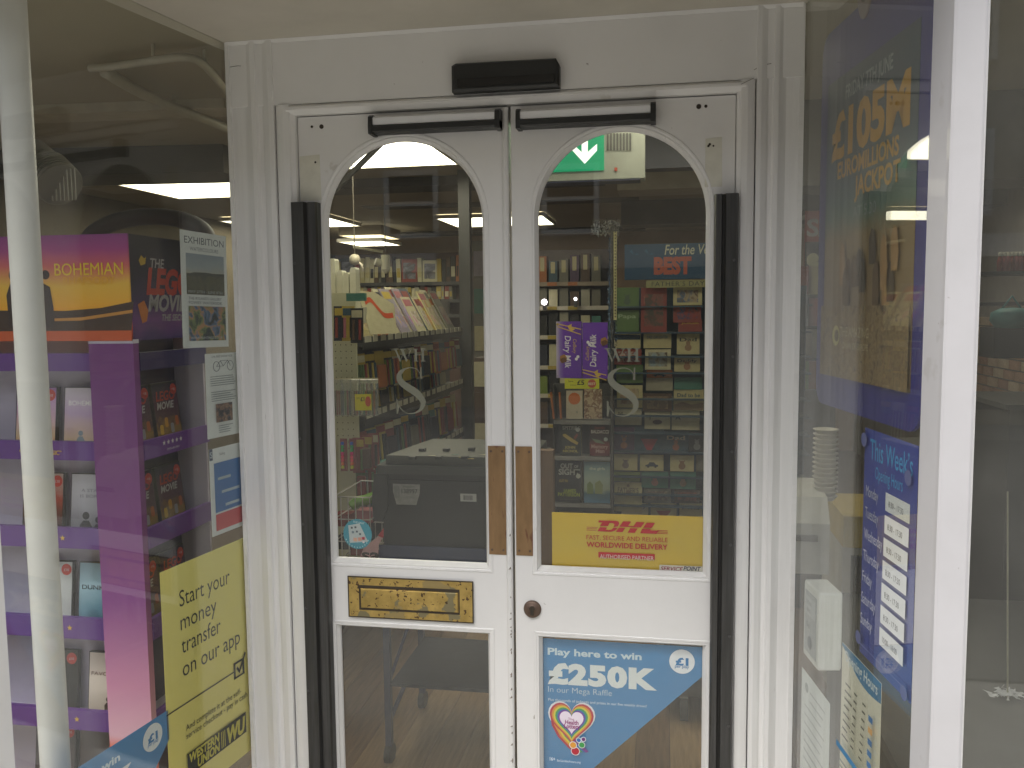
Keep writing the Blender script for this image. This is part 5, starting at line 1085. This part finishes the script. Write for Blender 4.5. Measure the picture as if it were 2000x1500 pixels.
for sh, yy in ((ls, .10), (rs, .90)):
    for k, (dv, rot_) in enumerate(((0, .10), (.05, .14))):
        u0, u1 = (.05, .98) if sh is ls else (.0, .95); a0 = yy-.07+dv; sh.poly([(u0, a0), (u1, a0+rot_), (u1, a0+rot_+.018), (u0, a0+.018)][::-1], GOLD, 'ribbon')
    sh.poly([(.45, yy-.02), (.62, yy-.06), (.60, yy+.01), (.75, yy+.03), (.60, yy+.08), (.52, yy+.04)][::-1], GOLD, 'ribbon_bow')
CHO = flat('#a8783c'); CHD = flat('#6a4420')
for sh, (u, v_) in ((ls, (.28, .66)), (rs, (.86, .34))):
    sh.poly([(u-.13, v_-.05), (u+.05, v_-.085), (u+.14, v_-.02), (u+.13, v_+.05), (u-.06, v_+.08), (u-.14, v_+.03)][::-1], CHO, 'chocolate_piece'); sh.poly([(u-.13, v_-.0), (u+.05, v_-.03), (u+.14, v_+.0), (u+.13, v_+.05), (u-.06, v_+.08)][::-1], CHD, 'chocolate_piece')
for u, v_ in ((.86, .62), (.80, .66)): ls.disc(u, v_, .006, CWH, 'milk_drop', 12)
for u, v_ in ((.22, .35), (.28, .39)): rs.disc(u, v_, .006, CWH, 'milk_drop', 12)
ls.disc(.06, .97, .005, flat('#a89ab8'), 'tape_dot', 10); ls.disc(.06, .05, .005, flat('#b8a048'), 'tape_dot', 10)
part(MB().cyl((tm.x, CY_+.012, tm.z-.02), (tm.x, QY, tm.z-.02), .004, n=6), 'shelf_hook', SHELF, t)
v = at(1103, 739, CY_-.01); s = Sheet('price_card', 'yellow save five pounds card under the chocolate box', 'price card', frame(v, R(1), 0), .133, .040, flat('#cfd02c')); s.text('Save', .10, .36, BKI, size=.26, width=.15); s.text('£5', .36, .62, BKI, size=.62, width=.21, bold=.02); s.rect(.16, .62, .34, .67, flat('#77762c'), 'text_line'); s.disc(.79, .49, .0165, flat('#c4604a'), 'red_spot', 20); s.text('BEST', .79, .62, flat('#e0d8b0'), size=.32, width=.22, align='c', bold=.02)
# book rack
RY = 2.0
def rz(py, px=1140): return at(px, py, RY).z
l = at(1083, 900, RY).x; r_ = at(1193, 900, RY).x
t = thing('paperback_rack', 'grey paperback rack facing the right door', 'book rack', Matrix.Translation((l, RY, 0)))
part(B((l, RY+.08, 0), (r_, RY+.10, rz(752))), 'back_panel', SHELF, t)
for x in (l-.006, r_): part(B((x, RY-.01, 0), (x+.006, RY+.10, rz(752))), 'side_board', SHELF, t)
for py in (822, 892, 984, 1062): part(B((l, RY-.015, rz(py+6)), (r_-.001, RY+.079, rz(py-1))), 'shelf', mat((.22, .22, .21), .5), t)
def pbook(px0, px1, py0, py1, label, art, items, group='paperbacks on the rack'):
    a = at(px0, py0, RY+.01); b_ = at(px1, py1, RY+.01); w_ = b_.x-a.x; h = a.z-b_.z
    b0 = MB().box((0, -h, -.025), (w_, 0, -.0005)).build('paperback', CM['cream'], None, frame(a, 0, R(-4))); tag(b0, label, 'book', group)
    s = Sheet('cover', None, None, Matrix(), w_, h, art, t=.0006, parent=b0)
    for it in items:
        if it[0] == 't': s.text(it[1], it[2], it[3], flat(it[4]), size=it[5], width=it[6], bold=.03)
        elif it[0] == 'd': s.disc(it[1], it[2], it[3], flat(it[4]), 'printed_disc', 16)
        else: s.poly(it[1], flat(it[2]), 'printed_shape')
    return s
dkg = grad([(0, '#1c2018'), (1, '#2a3028')], -.13, 0, 1, .2, 20)
pbook(1095, 1136, 829, 889, 'dark green paperback with a yellow aircraft on the upper rack shelf', dkg, [('t', 'SPITFIRE', .08, .16, '#9a9c94', .15, .86), ('p', [(.1, .32), (.22, .30), (.85, .58), (.80, .66), (.5, .56), (.12, .38)][::-1], '#a8944c'), ('p', [(.62, .42), (.78, .28), (.84, .34), (.7, .50)][::-1], '#7a3a2c'), ('d', .82, .16, .011, '#a8aca8'), ('t', 'JOHN', .2, .78, '#a89a4c', .12, .5), ('t', 'NICHOL', .12, .90, '#a89a4c', .11, .72)])
pbook(1152, 1191, 829, 890, 'red and black paperback beside the green one on the upper rack shelf', grad([(0, '#5c1814'), (.35, '#6c201c'), (.5, '#26201c'), (1, '#34150f')], -.15, 0, 1, .2, 20), [('t', 'DAVID', .25, .14, '#8c3a2c', .10, .5), ('t', 'BALDACCI', .06, .28, '#b0aca4', .15, .88), ('t', 'Memory', .08, .76, '#a88c84', .17, .84), ('t', 'Man', .3, .90, '#a88c84', .16, .44), ('p', [(.1, .45), (.5, .5), (.8, .62), (.3, .58)][::-1], '#6c7a64'), ('d', .8, .47, .010, '#9aa09a')])
pbook(1086, 1137, 899, 980, 'black paperback with grey and yellow lettering on the lower rack shelf', mat('#1a1c1c', .5), [('t', 'OUT', .17, .19, '#a0a29c', .17, .48), ('t', 'OF', .70, .17, '#a0a29c', .09, .16), ('t', 'SIGHT', .10, .34, '#a0a29c', .19, .82), ('d', .86, .37, .012, '#a4a89c'), ('t', 'CUT TO', .12, .52, '#a8942c', .08, .34), ('t', 'JAMES', .28, .77, '#8f9c2c', .12, .5), ('t', 'PATTERSON', .08, .86, '#8f9c2c', .12, .84), ('p', [(.15, .93), (.85, .93), (.85, .945), (.15, .945)][::-1], '#4c4c44')])
pbook(1141, 1192, 901, 982, 'pale blue green paperback beside the black one on the lower rack shelf', grad([(0, '#46708c'), (.2, '#3c6070'), (.3, '#8c9a84'), (.6, '#94a69c'), (1, '#6f8f96')], -.20, 0, 1, .2, 14), [('p', [(.12, .78), (.12, .55), (.22, .48), (.34, .56), (.36, .78)][::-1], '#6a7c44'), ('p', [(.42, .78), (.42, .52), (.6, .45), (.72, .56), (.7, .78)][::-1], '#7a8450'), ('t', 'the girls', .2, .2, '#c0c8bc', .09, .6)])
pbook(1092, 1138, 1000, 1060, 'dark red lettered paperback half hidden by the delivery poster', mat('#2a1c18', .5), [('t', 'MOMENT', .1, .2, '#a83c2c', .18, .8)])
pbook(1106, 1138, 763, 818, 'white book with an orange disc above the paperback rack', mat('#a8a08c', .5), [('d', .5, .28, .030, '#b0602c'), ('t', 'N', .6, .8, '#6a6a60', .12, .1)]); pbook(1141, 1176, 760, 818, 'cream illustrated book beside the orange disc book', blotch(['#8c7c64', '#a8987c', '#6c4c3c', '#b0a48c'], 30), [])
for k, (px, py) in enumerate(((1082, 800), (1096, 800))):
    a = at(px, 818, RY-.03); b_ = at(px-6+k*3, 766, RY-.03); tag(MB().cyl(a, b_, .006, n=6).build('rolled_poster', CM['orange'], None), 'thin orange rolled poster standing left of the rack, %s one' % ('left' if k == 0 else 'right'), 'rolled poster')
# brown wooden end board near the right door
a = at(1052, 880, .42); b_ = at(1082, 1160, .42); tag(B((a.x-.04, .42, -.003), (b_.x, .46, a.z)).build('counter_end', mat((.17, .10, .055), .5, var=.15, stretch=(6, 6, 1), name='brown_laminate')), 'brown wooden counter end standing close behind the right door', 'counter')
# card rack
KY = 2.1
l = at(1196, 700, KY).x; r_ = l+.95
t = thing('card_rack', 'blue backed tiered greeting card rack filling the right pane', 'card rack', Matrix.Translation((l, KY, 0)))
BK = mat((.035, .075, .115), .5, name='blue_rack'); part(B((l-.01, KY+.16, 0), (r_, KY+.18, at(1300, 560, KY).z)), 'back_panel', BK, t); part(B((l-.02, KY-.0, 0), (l-.011, KY+.18, at(1300, 560, KY).z)), 'side_board', BK, t)
hdw = at(1220, 478, KY-.02); h2 = at(1220, 547, KY-.02)
s = Sheet('header_board', None, None, t.matrix_basis.inverted() @ frame(Vector((hdw.x, KY-.02, hdw.z))), .60, hdw.z-h2.z, grad([(0, '#16405e'), (1, '#1d4a6c')], -.2, 0, 1, .2, 10), t=.01, parent=t)
fx = lambda px: (at(px, 500, KY-.02).x-hdw.x)/s.w
s.text('For the Very', fx(1298), .31, flat('#bdbfa4'), size=.40, width=.42, shear=.2, bold=.01); s.text('BEST', fx(1277), .83, flat('#a8523c'), size=.62, width=.30, bold=.06); s.text('DAD', fx(1400), .83, flat('#a8523c'), size=.62, width=.2, bold=.06)
for k in range(6): s.poly([(.04+.04*k, .2+.1*(k % 3)), (.06+.04*k, .14+.1*(k % 3)), (.075+.04*k, .3)][::-1], flat('#2c6284'), 'printed_shape')
f1 = at(1262, 548, KY-.022); s2 = Sheet('subtitle_board', None, None, t.matrix_basis.inverted() @ frame(Vector((f1.x, KY-.022, f1.z))), .45, .036, flat('#8c8a5c'), t=.008, parent=t); s2.text('FATHER’S DAY', .06, .80, flat('#27343a'), size=.9, width=.56, sp=1.1, bold=-.005)
rowsy = [552, 603, 650, 682, 733, 766, 800, 836, 885, 920, 942, 983, 1024, 1060]
for i, py in enumerate(rowsy): z = at(1280, py+46, KY).z; part(B((l-.01, KY-.012+i*0, z-.006), (r_, KY+.159, z)), 'tier', BK, t)
K = [ # px, top, w, h, colour, text, text colour, label
 (1202, 562, 46, 40, 'green', None, None, 'dark green card at the top left of the card rack'),
 (1252, 562, 50, 88, 'red', 'DAUGHTER', '#c87c6c', 'tall red daughter card high on the card rack'),
 (1315, 562, 56, 34, 'cream', None, None, 'cream photo card high on the right of the card rack'),
 (1202, 606, 46, 42, 'green', 'Papa', '#8ca07c', 'green card in the second row left of the tall red card'),
 (1315, 590, 54, 40, 'red', None, None, 'red card with blue figures in the second row'),
 (1325, 624, 46, 24, 'red', 'JOKER', '#c8a844', 'dark red card with yellow words in the second row'),
 (1199, 650, 52, 30, 'cream', None, None, 'cream card with a navy band left in the third row'),
 (1257, 650, 54, 30, 'cream', 'DAD DAUGHTER', '#5c7878', 'cream card reading dad daughter in the third row'),
 (1322, 652, 44, 40, 'cream', 'Dad', '#2c3434', 'cream dad card with small animals in the third row'),
 (1199, 682, 54, 30, 'red', None, None, 'red and white patterned card in the fourth row'),
 (1260, 682, 50, 40, 'white', None, None, 'white card with a blue picture and brown oval'),
 (1317, 696, 50, 30, 'cream', 'Daddy', '#2c3434', 'cream daddy card with a teddy in the fourth row'),
 (1204, 712, 52, 36, 'green', None, None, 'pale green card left in the fifth row'),
 (1263, 722, 50, 16, 'orange', None, None, 'orange card with a dark car in the fifth row'),
 (1262, 737, 52, 26, 'silver', None, None, 'silver blank card in the fifth row'),
 (1317, 737, 54, 24, 'teal', None, None, 'teal card right in the fifth row'),
 (1205, 752, 50, 44, 'cream', None, None, 'beige card with faint brown pattern in the sixth row'),
 (1256, 768, 56, 36, 'brown', None, None, 'brown framed picture card in the sixth row'),
 (1316, 760, 58, 42, 'cream', 'Dad to be', '#38505c', 'cream card with blue bird above a wave in the sixth row'),
 (1201, 798, 52, 32, 'white', 'M', '#33383c', 'white card with a letter M in the seventh row'),
 (1259, 804, 50, 34, 'white', 'Y', '#33383c', 'white card with letter Y and moustache'),
 (1312, 802, 54, 38, 'white', 'A', '#33383c', 'white card with letter A in the seventh row'),
 (1199, 834, 40, 52, 'purple', None, None, 'purple card with an orange figure in the eighth row'),
 (1240, 834, 56, 52, 'blue', None, None, 'blue card with red shapes in the eighth row'),
 (1297, 842, 46, 46, 'blue', 'Dad', '#c8b8a0', 'blue dad card with a shaggy orange animal'),
 (1345, 844, 32, 42, 'black', None, None, 'dark card with a grey cat in the eighth row'),
 (1199, 887, 46, 32, 'cream', None, None, 'cream card with a dog wearing headphones'),
 (1250, 888, 46, 32, 'cream', None, None, 'cream card with a small dark car'),
 (1309, 889, 46, 32, 'cream', None, None, 'cream card with a small brown mouse'),
 (1360, 889, 20, 32, 'grey', None, None, 'grey card at the right edge of the ninth row'),
 (1196, 921, 54, 20, 'lime', None, None, 'lime green card in the tenth row'),
 (1253, 921, 52, 32, 'teal', None, None, 'teal card with a pink bird in the tenth row'),
 (1309, 921, 50, 34, 'teal', None, None, 'teal card with a small hut in the tenth row'),
 (1200, 941, 54, 58, 'cream', 'FATHER’S', '#4c3c34', 'cream fathers day card with brown letters and a bear'),
 (1258, 954, 52, 28, 'grey', None, None, 'framed brown photo card in the eleventh row'),
 (1317, 956, 50, 27, 'brown', None, None, 'brown red picture card in a pale frame in the eleventh row'),
 (1214, 981, 52, 34, 'white', 'DAD', '#7c8078', 'white dotted card reading dad above the delivery poster'),
 (1271, 982, 50, 34, 'cream', None, None, 'cream card with a red bowl shape above the delivery poster'),
 (1327, 982, 44, 34, 'cream', 'I will', '#33383c', 'cream card with small writing above the delivery poster'),
]
SHP = {7: None}
for i, (px, py, wp, hp, c, tx, tc, lab) in enumerate(K):
    Yc = KY+.02+ (.0012*i % .03); a = at(px, py, Yc); b_ = at(px+wp, py+hp, Yc); w_ = b_.x-a.x; h = a.z-b_.z
    m = MB().box((0, -h, -.003), (w_, 0, 0)).build('greeting_card', CM[c], None, frame(a, R(random.uniform(-2, 2)), R(-5))); tag(m, lab, 'greeting card', 'cards on the card rack')
    s = Sheet('card_front', None, None, Matrix.Translation((.002, -.002, .0001)), w_-.004, h-.004, CM[c], t=.0004, parent=m)
    if tx: 
        if len(tx) == 1: s.text(tx, .12, .48, flat(tc), size=.42)
        else: s.text(tx, .5, .36 if h > .06 else .62, flat(tc), width=.78, size=.26 if h > .06 else .34, align='c', bold=.02)
    def sh(kind, col_, u=.5, v=.6, k=1.0):
        f_ = flat(col_) if isinstance(col_, str) else None
        if kind == 'car': s.poly([(u-.28*k, v+.14), (u-.28*k, v+.04), (u-.16*k, v), (u-.10*k, v-.14), (u+.10*k, v-.14), (u+.17*k, v), (u+.28*k, v+.04), (u+.28*k, v+.14)][::-1], f_, 'printed_car'); [s.disc(u+q*k, v+.15, .006*k, flat('#1c1c1c'), 'printed_wheel', 10) for q in (-.16, .16)]
        elif kind == 'bear': s.disc(u, v-.14, .011*k, f_, 'printed_animal', 12); s.disc(u, v+.08, .017*k, f_, 'printed_animal', 14); [s.disc(u+q, v-.26, .004*k, f_, 'printed_animal', 8) for q in (-.10, .10)]
        elif kind == 'bowl': s.poly([(u-.3, v-.16), (u+.3, v-.16), (u+.2, v+.05), (u+.08, v+.28), (u-.08, v+.28), (u-.2, v+.05)][::-1], f_, 'printed_shape')
        elif kind == 'pic': s.rect(.12, .14, .88, .86, blotch(col_, 25), 'printed_picture')
        elif kind == 'band': s.rect(0, u, 1, v, f_, 'printed_band')
        elif kind == 'oval': s.disc(u, v, .024*k, f_, 'printed_oval', 16, .012*k)
        elif kind == 'wave': s.poly([(0, 1), (0, .72), (.3, .6), (.6, .72), (1, .62), (1, 1)][::-1], f_, 'printed_wave')
    D = {0: ('bear', '#3a5038'), 1: ('pic', ['#5c2a24', '#3c3c30', '#7c4038', '#4c4438']), 2: ('pic', ['#6c5a48', '#48607c', '#9c8c70', '#5c4c40']), 4: ('pic', ['#a0382c', '#2c3c5c', '#8c3028', '#302c3c']), 6: ('band', '#1c3c50', .12, .45), 8: ('bear', '#8c7054'), 9: ('pic', ['#a83028', '#a89c8c', '#7c2c24', '#7c8488']), 10: ('pic', ['#6c8498', '#93a0a0', '#8c8c80', '#4c3828']),
         11: ('bear', '#8c6444'), 13: ('car', '#241c1c'), 16: ('pic', ['#9c9274', '#8a6c4c', '#a89c80', '#94886c']), 17: ('pic', ['#6c5844', '#8c7454', '#5c4838', '#7c6448']), 18: ('wave', '#78644c'), 20: ('oval', '#5a4844'), 22: ('bear', '#a8683c'), 23: ('bowl', '#9c2c34'), 24: ('bear', '#8c5230'), 25: ('bear', '#6c6c6c'), 26: ('bear', '#5a4838'), 27: ('car', '#2c3440'), 28: ('bear', '#7c5c38'), 30: ('oval', '#5c7424'), 31: ('bear', '#b07c6c'), 32: ('bear', '#8c7c64'), 33: ('bear', '#6c5844', .5, .25, .7), 34: ('pic', ['#6c5848', '#84705c', '#4c4038', '#8c7c68']), 35: ('pic', ['#6c3428', '#4c2c24', '#84503c', '#6c3c30']), 37: ('bowl', '#8c2c2c')}
    if i in D: sh(*D[i])
# grey printer cabinet low in the right lower pane
a = at(1288, 1335, .95); b_ = at(1500, 1475, .95)
t = thing('cabinet', 'dark grey slatted cabinet on castors behind the right door lower pane', 'cabinet', Matrix.Translation((a.x, .95, 0)))
x0 = at(1296, 1400, .95).x; part(B((x0, .95, .10), (x0+.45, 1.35, .62)), 'carcass', mat((.07, .07, .072), .5), t); part(B((x0-.032, .944, .10), (x0-.001, 1.36, .60)), 'side_cheek', mat((.28, .27, .25), .5), t)
for k in range(8): part(B((x0+.01, .938, .17+k*.055), (x0+.44, .949, .21+k*.055)), 'slat', mat((.10, .10, .10), .45), t)
for q in (.06, .38): part(MB().cyl((x0+q, .97, .045), (x0+q+.03, .97, .045), .045, n=16), 'castor', BLACKP, t); part(B((x0+q, .96, .05), (x0+q+.03, .98, .10)), 'castor_fork', SILV, t)

# ---- right window bed
def shelfbox(name, label, cat, px0, px1, py0, py1, Y, d, m):
    a = at(px0, py1, Y); b_ = at(px1, py0, Y); return tag(B((a.x, Y, a.z), (b_.x, Y+d, b_.z)).build(name, m), label, cat)
c = at(1612, 900, .95); t = thing('cup_stack', 'tall stack of white ribbed paper cups in the right window', 'cup stack', Matrix.Translation(c))
for k in range(15):
    z = c.z-.14+k*.017; part(MB().lathe([(.030, 0), (.042, .0145), (.044, .0145), (.044, .0165), (.031, .002)], (c.x, c.y, z), 20), 'cup', mat((.55, .53, .48), .6), t)
t = thing('desk_printer', 'white desk printer with a sloping top in the right window', 'printer', Matrix.Translation(at(1560, 1060, .8)))
a = at(1556, 1120, .8); b_ = at(1622, 990, .8); part(MB().prism([(.8, a.z), (1.1, a.z), (1.1, b_.z+.04), (.86, b_.z+.02), (.8, b_.z-.06)], a.x-.12, b_.x, ax='x'), 'case', mat((.50, .50, .48), .4), t); part(B((a.x-.05, .79, b_.z-.12), (b_.x-.04, .799, b_.z-.10)), 'paper_slot', DARK, t)
t = thing('self_service_kiosk', 'cream self service kiosk with a yellow band in the right window', 'kiosk', Matrix.Translation(at(1680, 1200, 1.1)))
a = at(1640, 1300, 1.1); b_ = at(1740, 1010, 1.1); m_ = at(1640, 1068, 1.1)
part(B((a.x, 1.1, 0), (b_.x, 1.5, m_.z)), 'body', mat((.42, .40, .34), .5), t); part(B((a.x, 1.09, m_.z+.001), (b_.x, 1.5, b_.z)), 'yellow_band', mat((.42, .30, .03), .5), t); part(B((a.x+.03, 1.085, m_.z-.2), (b_.x-.03, 1.099, m_.z-.03)), 'screen', mat((.05, .05, .06), .2), t)
part(MB().prism([(a.x+.005, .0), (a.x+.05, 0), (a.x+.05, m_.z-.25), (a.x+.005, m_.z-.25)], 1.08, 1.0985, ax='y'), 'side_trim', CM['grey'], t)
a = at(1572, 412, 2.4); s = Sheet('sale_board', 'red offer board glimpsed at the far edge of the right window', 'sign', frame(a), .55, .30, flat('#a83c2c')); s.text('SALE', .02, .42, WHT, size=.4, width=.5, bold=.03); s.text('OFFER', .04, .85, WHT, size=.36, width=.6, bold=.02)
a = at(1572, 473, 2.38); s = Sheet('name_board', 'black board with cream letters under the red offer board', 'sign', frame(a), .5, .16, flat('#18181a')); s.text('ee', .02, .75, flat('#c8c8a0'), size=.8, width=.24, bold=.05)
for k in range(8):
    px = 1562+(k % 2)*18; py = 520+(k//2)*62; c_ = ['red', 'white', 'blue', 'pink', 'white', 'silver', 'lime', 'orange'][k]; a = at(px, py, 2.3)
    tag(B((a.x, 2.3, a.z-.14), (a.x+.06, 2.36, a.z)).build('bottle_pack', CM[c_], None), '%s packet on the narrow shelf seen beyond the jackpot poster, %s down' % (c_, ORD[k]), 'packet', 'packets beyond the jackpot poster')
t = thing('narrow_shelf', 'narrow dark shelf unit seen between window edge and jackpot poster', 'shelf unit', Matrix.Translation(at(1560, 600, 2.37))); q0 = at(1550, 500, 2.37); part(B((q0.x-.05, 2.37, 0), (q0.x+.22, 2.42, 1.75)), 'back_panel', SHELF, t)
for k in range(4): z = at(1562, 520+k*62, 2.3).z-.142; part(B((q0.x-.05, 2.28, z-.012), (q0.x+.22, 2.37, z-.001)), 'shelf', SHELF, t)
# through the street window at the right
a = at(1940, 530, 2.6); b_ = at(2060, 540, 2.6)
t = thing('wall_shelf', 'dark wall shelf with pink bottles in the right street window', 'shelf', Matrix.Translation(a)); part(B((a.x-.5, 2.6, a.z-.02), (2.39, 2.85, a.z)), 'board', SHELF, t); part(B((a.x-.5, 2.6, at(1940, 590, 2.6).z-.02), (2.39, 2.85, at(1940, 590, 2.6).z)), 'board', SHELF, t)
for k in range(8):
    v = at(1952+k*8, 530, 2.62); t = thing('pink_bottle', 'pink bottle on the wall shelf in the right street window, %s from the left' % ORD[k], 'bottle', Matrix.Translation((v.x, 2.62, a.z)), 'pink bottles on the wall shelf')
    MB().lathe([(0, .0), (.013, 0), (.014, .05), (.008, .075), (.006, .078)], (0, 0, 0), 12).build('bottle_body', CM['pink'] if k % 3 else CM['red'], t); MB().lathe([(.0085, .0785), (.0085, .098), (0, .099)], (0, 0, 0), 10).build('cap', CM['silver'], t)
v = at(1975, 622, 2.4); t = thing('teal_bag', 'teal soft bag hanging under the wall shelf', 'bag', Matrix.Translation(v)); part(MB().lathe([(0, -.05), (.07, -.045), (.095, -.01), (.09, .03), (.05, .05), (0, .055)], v, 20), 'bag_body', mat((.03, .17, .18), .6, bump=.6), t); part(MB().tube([v+Vector((-.05, 0, .04)), v+Vector((0, 0, .11)), v+Vector((.05, 0, .04))], .006, 6), 'bag_handle', mat((.03, .17, .18), .6), t)
shelfbox('black_case', 'black case below the teal bag in the right street window', 'case', 1940, 2010, 640, 700, 2.4, .2, mat((.02, .02, .022), .5, bump=.4))
a = at(1972, 800, 1.2); t = thing('dark_counter', 'dark counter unit at the right edge of the street window', 'counter', Matrix.Translation((a.x, 1.2, 0))); part(B((a.x, 1.2, 0), (2.3, 1.7, a.z)), 'carcass', mat((.035, .035, .037), .5), t); part(B((a.x-.02, 1.18, a.z+.001), (2.3, 1.7, a.z+.02)), 'counter_top', mat((.08, .08, .08), .3), t)
a = at(1968, 960, .1); b_ = at(1968, 1362, .1); t = thing('card_stand', 'thin pale rod standing on a crumpled clear base in the street window', 'stand', Matrix.Translation(b_)); part(MB().cyl((b_.x, .1, b_.z), (a.x, .1, a.z), .0022, n=8), 'rod', CM['silver'], t)
mb = MB(); random.seed(9)
for k in range(60): q = random.uniform(0, 6.28); r0 = random.uniform(0, .045); c0 = Vector((b_.x+r0*math.cos(q), .1+r0*math.sin(q)*.6, b_.z+random.uniform(0, .012))); mb.add([c0, c0+Vector((random.uniform(-.02, .02), random.uniform(-.01, .01), random.uniform(0, .01))), c0+Vector((random.uniform(-.02, .02), .01, random.uniform(0, .01)))], [(0, 1, 2)])
o = part(mb, 'crumpled_base', mat((.45, .45, .45), .3), t); o['kind'] = 'stuff'
a = at(1925, 1362, .1); tag(B((.90, -.3, a.z-.03), (2.4, .9, a.z-.002)).build('window_ledge', mat((.07, .07, .07), .5), None), 'dark window ledge board in the right street window', 'ledge')
for x in (.95, 2.3): tag(B((x, -.2, .001), (x+.04, .8, a.z-.031)).build('ledge_support', mat((.05, .05, .05), .6), None), '%s end support under the dark window ledge' % ('left' if x < 1 else 'right'), 'support')
